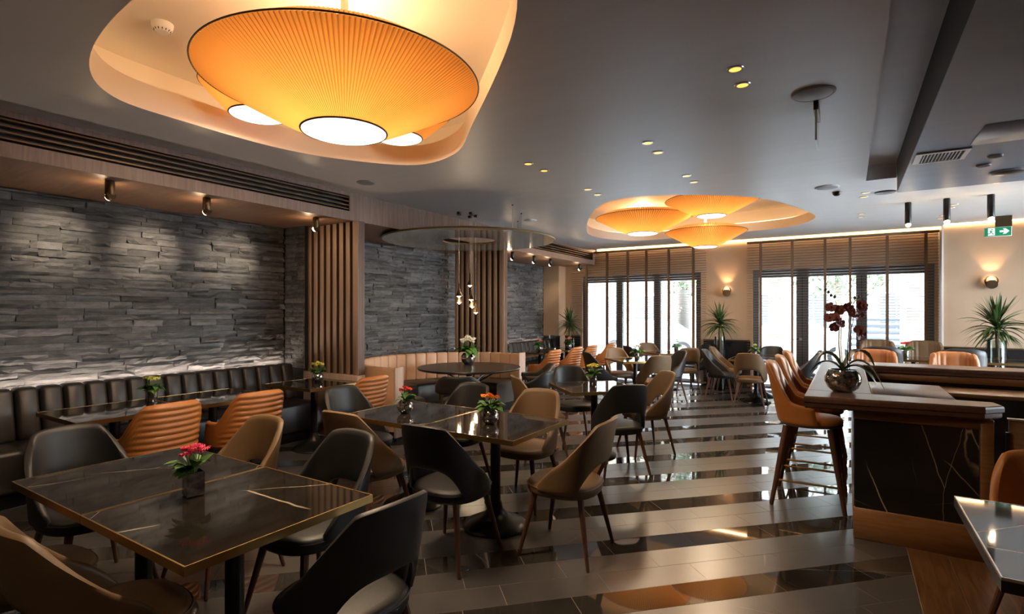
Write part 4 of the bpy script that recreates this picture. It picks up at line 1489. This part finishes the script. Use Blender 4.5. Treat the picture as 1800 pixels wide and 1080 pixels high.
nosing([(-.262, 7.06), (4.0, 7.06), (4.0, 7.50), (-.262, 7.50)], .895, ZT, 'counter_back', 'bar_top_wood')
rbox('counter_inlay', M['bar_top_wood'], .15, .62, 4.602, 5.41, .93, ZT - .002, .004, 1, t)
# end panel facing the camera
rbox('base_board', M['bar_wood'], .035, .77, 4.385, 4.42, 0, .212, .004, 1, t)
G().box(.045, .70, 4.40, 4.42, .212, .826).build('stone_panel', M['panel_marble'], t)
rbox('top_rail', M['bar_wood'], .035, .705, 4.388, 4.42, .826, .894, .004, 1, t)
rbox('corner_post', M['bar_wood'], .705, .77, 4.386, 4.44, .212, .894, .004, 1, t)
rbox('side_base_board', M['bar_wood'], .033, .055, 4.42, 7.3, 0, .212, .003, 1, t)
G().box(.038, .055, 4.42, 7.3, .212, .826).build('side_stone_panel', M['panel_marble'], t)
rbox('side_top_rail', M['bar_wood'], .033, .055, 4.42, 7.3, .826, .894, .003, 1, t)
G().box(.055, .62, 4.42, 5.38, 0, .892).build('carcass', M['black_metal'], t)
rbox('back_apron', M['bar_wood'], .15, 4.0, 7.065, 7.085, .83, .894, .003, 1, t)
G().box(.06, 4.0, 7.12, 7.3, 0, .893).build('back_body', M['black_metal'], t)
rbox('inner_shelf', M['bar_wood'], .15, 4.0, 6.55, 7.11, .755, .79, .004, 1, t)
G().box(.15, 4.0, 6.60, 7.11, 0, .754).build('inner_cabinet', M['black_metal'], t)
G().box(.056, .149, 5.38, 7.11, 0, .892).build('side_body', M['black_metal'], t)
t = thing('bar_gate', 'wooden swing gate with steel top edge beside the bar end', 'gate', (0, 0, 0))
rbox('door_panel', M['bar_wood'], .85, 1.75, 4.44, 4.475, .06, .893, .004, 1, t)
rbox('steel_cap', M['steel'], .845, 1.755, 4.435, 4.48, .894, .904, .002, 1, t)
for z in (.70, .25):
    G().tube((.838, 4.43, z), (.838, 4.43, z + .12), .010, n=10).build('hinge', M['black_metal'], t, True)

# ================================================================== VASES AND FLOWERS
def leaf_mesh(L, Wd, curl, name='leaf', mat='leaf', n=5):
    vs, fs = [], []
    for i in range(n + 1):
        u = i / n
        w = Wd * sin(pi * min(1, u * .92 + .06)) ** .8 * (1 if u < 1 else .05)
        x = L * u
        z = curl * (u * .9 - u * u * 1.25) * L
        vs += [(x, -w / 2, z + .12 * w), (x, 0, z), (x, w / 2, z + .12 * w)]
    for i in range(n):
        for k in range(2):
            a = i * 3 + k
            fs.append((a, a + 1, a + 4, a + 3))
    me = bpy.data.meshes.new(name)
    me.from_pydata(vs, [], fs)
    me.materials.append(M[mat])
    me.polygons.foreach_set('use_smooth', [True] * len(fs))
    return me
LEAVES = [leaf_mesh(.085, .05, .5), leaf_mesh(.075, .046, .2), leaf_mesh(.09, .048, .9)]
def cluster_mesh(col, R, n, seed):
    rr = random.Random(seed)
    g = G()
    for k in range(n):
        a, q = rr.uniform(0, 2 * pi), R * sqrt(rr.random())
        x, y = q * cos(a), q * sin(a)
        z = .35 * (R - q * q / R) + rr.uniform(-.003, .003)
        s = rr.uniform(.006, .009)
        # four small petals round a centre
        vs = [(x, y, z)]
        fs = []
        for p in range(4):
            t_ = p * pi / 2 + rr.uniform(0, .6)
            b = len(vs)
            vs += [(x + s * cos(t_ - .6), y + s * sin(t_ - .6), z + .003), (x + 1.5 * s * cos(t_), y + 1.5 * s * sin(t_), z + .001), (x + s * cos(t_ + .6), y + s * sin(t_ + .6), z + .003)]
            fs.append((0, b, b + 1, b + 2))
        g.add(vs, fs)
        g.add([(x - s * .7, y, z - .004), (x, y - s * .7, z - .004), (x + s * .7, y, z - .004), (x, y + s * .7, z - .004), (x, y, z + .004), (x, y, z - .012)],
              [(0, 1, 4), (1, 2, 4), (2, 3, 4), (3, 0, 4), (1, 0, 5), (2, 1, 5), (3, 2, 5), (0, 3, 5)])
    me = bpy.data.meshes.new('flower_head')
    me.from_pydata(g.v, [], g.f)
    me.materials.append(M[col])
    return me
CLUSTERS = {}
def posy(x, y, z, vase, col, label, s=1.0, seed=0, heads=9):
    rr = random.Random(seed + 40)
    t = thing('flower_vase', label, 'flower vase', (x, y, z), rr.uniform(0, 1.5), 'potted flowers on the tables')
    if vase == 'square':
        hv = .105
        G().lathe([(.046, 0), (.050, .004), (.050, hv), (.045, hv), (.045, .01)], 4, sq=None, cap1=True).build('vase', M['silver_glass'], t)
    elif vase == 'globe':
        hv = .10
        G().lathe([(.030, 0), (.036, .004), (.056, .025), (.066, .05), (.062, .075), (.048, .096), (.044, hv), (.04, hv), (.04, .09)], 28).build('vase', M['silver_glass'], t, True)
    else:
        hv = .10
        G().lathe([(.040, 0), (.042, .004), (.042, hv), (.038, hv), (.038, .08)], 24).build('vase', M['silver_glass'], t, True)
    G().lathe([(.001, hv - .012), (.037, hv - .012)], 14, cap0=False, cap1=False).build('soil', M['soil'], t)
    for k in range(22):
        a = rr.uniform(0, 2 * pi)
        el = rr.uniform(-.15, .8)
        o = link('leaf', LEAVES[k % 3], t)
        o.location = (.018 * cos(a), .018 * sin(a), hv - .005 + rr.uniform(0, .035))
        o.rotation_euler = (rr.uniform(-.3, .3), -el, a)
        o.scale = (s * rr.uniform(.8, 1.2),) * 3
    g = G()
    pts = []
    for k in range(heads):
        a = 2 * pi * k / max(1, heads - 1)
        q = 0 if k == heads - 1 else rr.uniform(.028, .048)
        px, py, pz = q * cos(a) * s, q * sin(a) * s, hv + rr.uniform(.085, .105) * s + (.018 if q == 0 else 0)
        pts.append((px, py, pz))
        g.path([(px * .2, py * .2, hv - .01), (px * .6, py * .6, hv + .04), (px, py, pz)], .0022, 5)
    g.build('stems', M['stem'], t)
    if col not in CLUSTERS:
        CLUSTERS[col] = [cluster_mesh('fl_' + col, .021, 12, i) for i in range(3)]
    for k, p in enumerate(pts):
        o = link('flower_head', CLUSTERS[col][k % 3], t)
        o.location = p
        o.rotation_euler = (rr.uniform(-.4, .4), rr.uniform(-.4, .4), rr.uniform(0, 6))
        o.scale = (s, s, s)
    return t
ZT0 = .7512
posy(-2.47, 1.25, ZT0, 'square', 'pink', 'pink flowers in a square mirrored vase on the foreground table', 1.0, 1, 8)
posy(-3.02, 3.17, ZT0, 'globe', 'red', 'red flowers in a mirrored globe vase on the middle table', .95, 2, 6)
posy(-2.21, 3.20, ZT0, 'globe', 'orange', 'orange flowers in a mirrored globe vase on the middle table', 1.05, 3, 8)
posy(-2.40, 5.50, ZT0, 'tall', 'yellow', 'yellow flowers in a straight glass on the diagonal table', 1.25, 4, 9)
posy(-5.36, 2.35, ZT0, 'tall', 'lime', 'lime-yellow flowers in a straight glass on the bench table', 1.1, 5, 6)
posy(-5.24, 4.05, ZT0, 'globe', 'yellow', 'yellow flowers in a globe vase before the slatted screen', 1.15, 6, 7)
posy(C4[0] + .02, C4[1] + .02, ZT0, 'tall', 'white', 'white and pink flowers in a straight glass among the brown chairs', 1.3, 7, 7)
posy(C5[0] + .15, C5[1] + .1, ZT0, 'tall', 'lime', 'green leafy posy on the table by the window blind', 1.25, 8, 2)
posy(-5.42, 8.35, ZT0, 'tall', 'white', 'pale flowers on the far bench table near the slatted screen', 1.2, 9, 5)
posy(-5.40, 9.62, ZT0, 'globe', 'coral', 'coral flowers in a globe vase on the far bench table', 1.25, 10, 5)
posy(-5.22, 10.62, ZT0, 'globe', 'coral', 'coral flowers on the last bench table before the palm', 1.25, 11, 5)
posy(-1.42, 10.45, ZT0, 'tall', 'lime', 'small green posy on the long table by the stools', 1.2, 12, 2)
posy(.76, 10.2, .8612, 'tall', 'red', 'red flowers in a dark vase on the table beyond the bar', 1.3, 13, 5)
# big white bouquet on the round table
t = posy(-4.98, 6.62, ZT0, 'globe', 'white', 'white bouquet in a large mirrored globe vase on the round table', 1.25, 14, 9)
t.scale = (1.75, 1.75, 1.75)

# orchid on the bar
t = thing('potted_orchid', 'dusky pink orchid in a mirrored globe pot on the bar', 'orchid', (-.03, 4.62, ZT + .0005))
G().lathe([(.062, 0), (.072, .006), (.098, .03), (.118, .075), (.118, .11), (.104, .145), (.092, .162), (.086, .162), (.09, .14)], 40).build('pot', M['silver_glass'], t, True)
G().lathe([(.001, .148), (.088, .148)], 20, cap0=False, cap1=False).build('soil', M['soil'], t)
def strap(pts, w, name, mat):
    g = G()
    vs, fs = [], []
    pts = [Vector(p) for p in pts]
    n = len(pts)
    for i, p in enumerate(pts):
        d = (pts[min(i + 1, n - 1)] - pts[max(i - 1, 0)]).normalized()
        sdir = d.cross(Vector((0, 0, 1)))
        sdir = sdir.normalized() if sdir.length > .01 else Vector((1, 0, 0))
        k = i / (n - 1)
        ww = w * (sin(pi * min(.97, .12 + .85 * k))) ** .7 * .5
        up = sdir.cross(d) * (ww * .25)
        vs += [p - sdir * ww + up, p, p + sdir * ww + up, p + sdir * ww * .9 + up - Vector((0, 0, .003)), p - Vector((0, 0, .004)), p - sdir * ww * .9 + up - Vector((0, 0, .003))]
    for i in range(n - 1):
        for k in range(6):
            l = (k + 1) % 6
            fs.append((i * 6 + k, (i + 1) * 6 + k, (i + 1) * 6 + l, i * 6 + l))
    fs += [tuple(range(6)), tuple((n - 1) * 6 + k for k in range(5, -1, -1))]
    return g.add(vs, fs).build(name, M[mat], t, True, 60)
def arc(dx, dy, h, fall, n=9):
    return [(dx * u, dy * u, .15 + h * (4 * u * (1 - u)) * .5 + h * u * .5 - fall * u * u) for u in [i / (n - 1) for i in range(n)]]
strap(arc(-.17, -.02, .18, .03), .15, 'leaf', 'leaf_dark')
strap(arc(.19, .06, .22, .06), .12, 'leaf', 'leaf_dark')
strap(arc(.25, .0, .17, .20), .075, 'leaf', 'leaf_dark')
strap(arc(.20, -.08, .10, .12), .07, 'leaf', 'leaf_dark')
strap(arc(-.22, .10, .12, .10), .05, 'leaf', 'leaf_dark')
for pts in ([(-.01, 0, .14), (-.025, .01, .35), (-.02, .01, .55), (-.05, 0, .68), (-.09, -.01, .745)], [(.03, .02, .14), (.03, .02, .36), (.055, .03, .56), (.06, .03, .64), (.10, .03, .70)]):
    G().path(pts, [.004, .0035, .003, .0026, .002], 6).build('flower_stem', M['dark_wood'], t, True)
    G().path([(p[0] + .012, p[1], p[2]) for p in pts[:3]], .0025, 5).build('support_stick', M['dark_wood'], t)
def orchid_flower():
    g = G()
    for k in range(5):
        a = 2 * pi * k / 5 + pi / 2
        w = .024 if k % 2 else .018
        L_ = .042
        ca, sa = cos(a), sin(a)
        vs = [(0, 0, 0)]
        for u, ww in ((.4, .8), (.75, 1.0), (1.0, .45)):
            for s_ in (-1, 1):
                x, y = L_ * u, s_ * w * ww
                vs.append((x * ca - y * sa, -.004 - .010 * u * u, x * sa + y * ca))
        g.add(vs, [(0, 1, 3, 5, 6, 4, 2)])
    g.lathe([(.001, -.012), (.008, -.006), (.010, 0), (.006, .008), (.001, .012)], 8, (0, -.012, 0))
    me = bpy.data.meshes.new('flower')
    me.from_pydata(g.v, [], g.f)
    me.materials.append(M['fl_orchid'])
    return me
OF = orchid_flower()
rr = random.Random(3)
for x, y, z in ((-.075, -.02, .62), (-.04, -.025, .55), (-.085, -.02, .54), (-.02, -.02, .60), (-.055, -.03, .48), (-.02, -.03, .505), (.03, .0, .62), (.06, .0, .575), (.115, .01, .62), (.095, .0, .56), (.12, .01, .64), (.11, .01, .42), (.105, 0, .46)):
    o = link('flower', OF, t)
    o.location = (x, y, z)
    o.rotation_euler = (rr.uniform(-.5, .5), rr.uniform(-.5, .5), rr.uniform(-.7, .9))
    o.scale = (.92,) * 3
for x, y, z in ((-.09, -.01, .735), (-.075, 0, .71), (-.11, -.01, .752), (-.05, 0, .70), (.075, .03, .69), (.10, .03, .70), (.12, .03, .67)):
    G().lathe([(.001, -.014), (.009, -.006), (.010, .002), (.005, .011), (.001, .014)], 8, (x, y, z)).build('bud', M['dark_wood'], t, True)

# ================================================================== TALL PALMS IN GLASS CYLINDERS
def blade(L, w, droop, up):
    n = 7
    vs, fs = [], []
    for i in range(n + 1):
        u = i / n
        x = L * u * cos(up) * (1 - .12 * droop * u)
        z = L * u * sin(up) - droop * L * u * u * .75
        ww = w * (1 - u ** 2.2) * (.55 + .9 * min(u * 4, .5)) * .5 + .0006
        vs += [(x, -ww, z + ww * .5), (x, 0, z), (x, ww, z + ww * .5)]
    for i in range(n):
        for k in range(2):
            a = i * 3 + k
            fs.append((a, a + 1, a + 4, a + 3))
    me = bpy.data.meshes.new('leaf')
    me.from_pydata(vs, [], fs)
    me.materials.append(M['leaf_dark'])
    me.polygons.foreach_set('use_smooth', [True] * len(fs))
    return me
BL = [blade(.46, .038, .12, 1.2), blade(.50, .040, .34, .9), blade(.54, .040, .6, .55), blade(.52, .038, .8, .3), blade(.46, .036, .8, 0)]
def palm(x, y, hv, r, hc, label, seed, nl=85, s=1.0, double=True):
    rr = random.Random(seed)
    t = thing('potted_palm', label, 'potted plant', (x, y, 0))
    G().lathe([(r - .006, .004), (r, .0), (r, hv), (r - .006, hv), (r - .006, .02)], 36).build('glass_cylinder', M['vase_glass'], t, True)
    G().lathe([(r - .012, .02), (r - .010, hv * .55), (.01, hv * .58)], 28).build('soil', M['soil'], t, True)
    G().path([(0, 0, hv * .5), (.015, 0, hv * .8), (0, .01, hc - .1), (0, 0, hc + .05)], [.028, .024, .022, .018], 8).build('trunk', M['bark'], t, True)
    for k in range(nl):
        u = k / nl
        o = link('leaf', BL[min(4, int(u * 5))], t)
        low = double and k % 5 == 4
        o.location = (rr.uniform(-.02, .02), rr.uniform(-.02, .02), hc + .05 - u * .16 - (.09 if low else 0))
        o.rotation_euler = (rr.uniform(-.15, .15), rr.uniform(-.2, .2), k * 2.39996 + rr.uniform(-.3, .3))
        q = s * rr.uniform(.8, 1.1) * (.6 if low else 1)
        o.scale = (q, q, q)
    return t
palm(-5.42, 11.08, .97, .105, 1.32, 'spiky palm in a glass cylinder in the corner beside the far stone wall', 1, 110, .82)
palm(-2.16, 11.20, 1.07, .10, 1.36, 'spiky palm in a glass cylinder between the two windows', 2, 110, .95)
palm(1.93, 10.84, 1.13, .115, 1.35, 'largest spiky palm in a tall glass cylinder beyond the bar', 3, 125, 1.1)
# clear acrylic screen on the far bench table
t = thing('acrylic_stand', 'clear acrylic menu stand on the last far bench table', 'stand', (-5.52, 10.42, .7512))
G().box(-.07, .07, -.003, .003, .012, .30).build('plate', M['vase_glass'], t)
G().box(-.07, .07, -.03, .03, 0, .012).build('foot', M['steel'], t)

# ================================================================== STREET OUTSIDE
G().box(-40, 40, 12.06, 16.2, -.16, -.10).build('pavement_outside', plain('paving', (.42, .40, .37), .8), kind='structure')
G().box(-60, 60, 16.2, 60, -.24, -.20).build('street_ground_outside', plain('asphalt', (.14, .14, .145), .85), kind='structure')
MW = plain('outside_white', (.55, .54, .52), .7)
MB = plain('outside_beige', (.30, .26, .21), .8)
MG = plain('outside_grey', (.045, .05, .06), .5)
MBL = plain('outside_blue', (.05, .11, .2), .7)
MO = plain('outside_orange', (.4, .12, .03), .7)
t = thing('white_hoarding', 'tall white screen wall outside the window pane nearest the corner palm', 'screen', (-6.1, 13.1, -.10))
rbox('board', MW, -1.5, .72, 0, .06, 0, 3.2, .01, 1, t)
rbox('post', MW, .66, .76, -.02, .10, 0, 3.25, .01, 1, t)
t = thing('white_hoarding', 'tall white screen wall outside the last window pane beyond the bar', 'screen', (1.45, 13.1, -.10))
rbox('board', MW, -.50, 3.0, 0, .06, 0, 3.2, .01, 1, t)
rbox('post', MW, -.56, -.46, -.02, .10, 0, 3.25, .01, 1, t)
def building(x, y, w, h, mat, label, cols, rows):
    t = thing('street_building', label, 'building', (x, y, -.2))
    rbox('wall', mat, 0, w, 0, 4, 0, h, .02, 1, t)
    for i in range(cols):
        for j in range(rows):
            cx = (i + .5) * w / cols
            z0 = .9 + j * 3.0
            f = rbox('window_frame', MW, cx - .65, cx + .65, -.06, .05, z0, z0 + 1.7, .01, 1, t)
            G().box(cx - .56, cx + .56, -.07, -.061, z0 + .09, z0 + 1.61).build('pane', MG, f)
            G().box(cx - .02, cx + .02, -.085, -.071, z0 + .09, z0 + 1.61).build('glazing_bar', MW, f)
    return t
building(-16, 25, 9, 9, MB, 'beige street building seen through the window by the stone wall', 4, 3)
b2 = building(-6.4, 26, 6.2, 8, MW, 'white street building with a blue shopfront across the road', 3, 2)
rbox('shopfront', MBL, .4, 2.6, -.12, -.02, 1.0, 2.5, .01, 1, b2)
rbox('awning', MO, .3, 2.7, -.5, -.02, 2.55, 2.75, .01, 1, b2)
building(.2, 27, 12, 9, MB, 'beige street building seen through the window beyond the bar', 4, 3)
# palm trunk, shrub mass and fence across the pavement
t = thing('street_palm', 'rough brown palm trunk on the street outside the glass door', 'tree', (-1.75, 16.8, -.2))
g = G()
pts = [(0, 0, z * .25) for z in range(0, 27)]
g.path(pts, [.17 + (.02 if i % 2 else -.02) for i in range(27)], 10)
g.build('trunk', M['bark'], t)
for k in range(26):
    o = link('frond', BL[1 + k % 4], t)
    o.location = (0, 0, 6.4)
    o.rotation_euler = (0, random.uniform(-.2, .2), k * 2.4)
    o.scale = (4, 4, 4)
def tree(x, y, h, R, label, seed):
    rr = random.Random(seed)
    t = thing('street_tree', label, 'tree', (x, y, -.2))
    G().path([(0, 0, 0), (.05, 0, h * .35), (-.05, .05, h * .6), (0, 0, h * .9)], [.12, .10, .07, .03], 8).build('trunk', M['bark'], t, True)
    g = G()
    for k in range(6):
        a = k * 1.05
        g.path([(0, 0, h * (.4 + .05 * k)), (R * .5 * cos(a), R * .5 * sin(a), h * (.55 + .05 * k)), (R * .9 * cos(a), R * .9 * sin(a), h * (.62 + .06 * k))], [.04, .025, .01], 5)
    g.build('branches', M['bark'], t)
    g = G()
    for k in range(1500):
        a, b_ = rr.uniform(0, 2 * pi), math.acos(rr.uniform(-1, 1))
        q = R * rr.random() ** .45
        c = Vector((q * sin(b_) * cos(a), q * sin(b_) * sin(a), h * .74 + q * cos(b_) * .8))
        u = Vector((rr.uniform(-1, 1), rr.uniform(-1, 1), rr.uniform(-1, 1))).normalized()
        w = u.orthogonal().normalized()
        L_ = rr.uniform(.05, .10)
        g.add([c - u * L_, c + w * L_ * .4, c + u * L_, c - w * L_ * .4], [(0, 1, 2, 3)])
    g.build('leaves', M['leaf_dark'], t, kind='stuff')
    return t
tree(-4.0, 16.9, 4.6, 1.5, 'leafy street tree outside the window by the far bench', 4)
tree(-.2, 18.0, 4.4, 1.5, 'leafy street tree behind the orchid outside the window', 5)
tree(3.0, 17.2, 4.8, 1.5, 'farther leafy street tree outside the window beyond the bar', 6)
t = thing('slatted_fence', 'grey slatted fence across the pavement behind the orchid', 'fence', (.0, 16.0, -.10))
for k in range(9):
    rbox('slat', MG, 0, 3.6, 0, .03, .15 + k * .16, .25 + k * .16, .004, 1, t)
for x in (0, 1.2, 2.4, 3.56):
    rbox('post', MG, x, x + .06, .03, .09, 0, 1.7, .004, 1, t)
def car(x, y, col, label, rz=0):
    t = thing('parked_car', label, 'car', (x, y, -.2), rz)
    side = [(-2.1, .32), (-2.12, .62), (-2.0, .82), (-1.35, .92), (-.75, 1.40), (.55, 1.44), (1.25, .98), (1.95, .88), (2.12, .66), (2.1, .32)]
    g = G()
    n = len(side)
    vs = []
    for yy, sc_ in ((-.84, .96), (-.80, 1), (.80, 1), (.84, .96)):
        for px, pz in side:
            tw = 1 - .18 * max(0, pz - .85)
            vs.append((px * sc_, yy * tw, .32 + (pz - .32) * sc_))
    fs = [tuple(range(n - 1, -1, -1)), tuple(3 * n + i for i in range(n))]
    for j in range(3):
        for i in range(n):
            k = (i + 1) % n
            fs.append((j * n + i, j * n + k, (j + 1) * n + k, (j + 1) * n + i))
    g.add(vs, fs).build('body', col, t, True, 40)
    for s_ in (-1, 1):
        yq = s_ * .79
        G().add([(-1.2, yq, .97), (-.68, yq * .93, 1.34), (-.08, yq * .93, 1.36), (-.08, yq, .97)], [(0, 1, 2, 3)]).add([(0.0, yq, .97), (0.0, yq * .93, 1.36), (.5, yq * .93, 1.35), (1.05, yq, 1.0)], [(0, 1, 2, 3)]).build('side_window', MG, t)
        for px in (-1.35, 1.35):
            w = G().tube((px, s_ * .70, .32), (px, s_ * .87, .32), .32, n=24).build('wheel', M['black_metal'], t, True)
            G().tube((px, s_ * .871, .32), (px, s_ * .88, .32), .19, n=16).build('hubcap', M['steel'], w, True)
    return t
car(-1.6, 21.0, plain('car_paint_white', (.6, .6, .6), .25), 'white car parked outside the glass door')
car(-6.6, 21.2, plain('car_paint_silver', (.2, .21, .23), .25, .4), 'silver car parked outside the window by the far bench')
car(3.4, 21.1, plain('car_paint_grey', (.08, .085, .095), .25, .4), 'grey car parked behind the slatted fence')
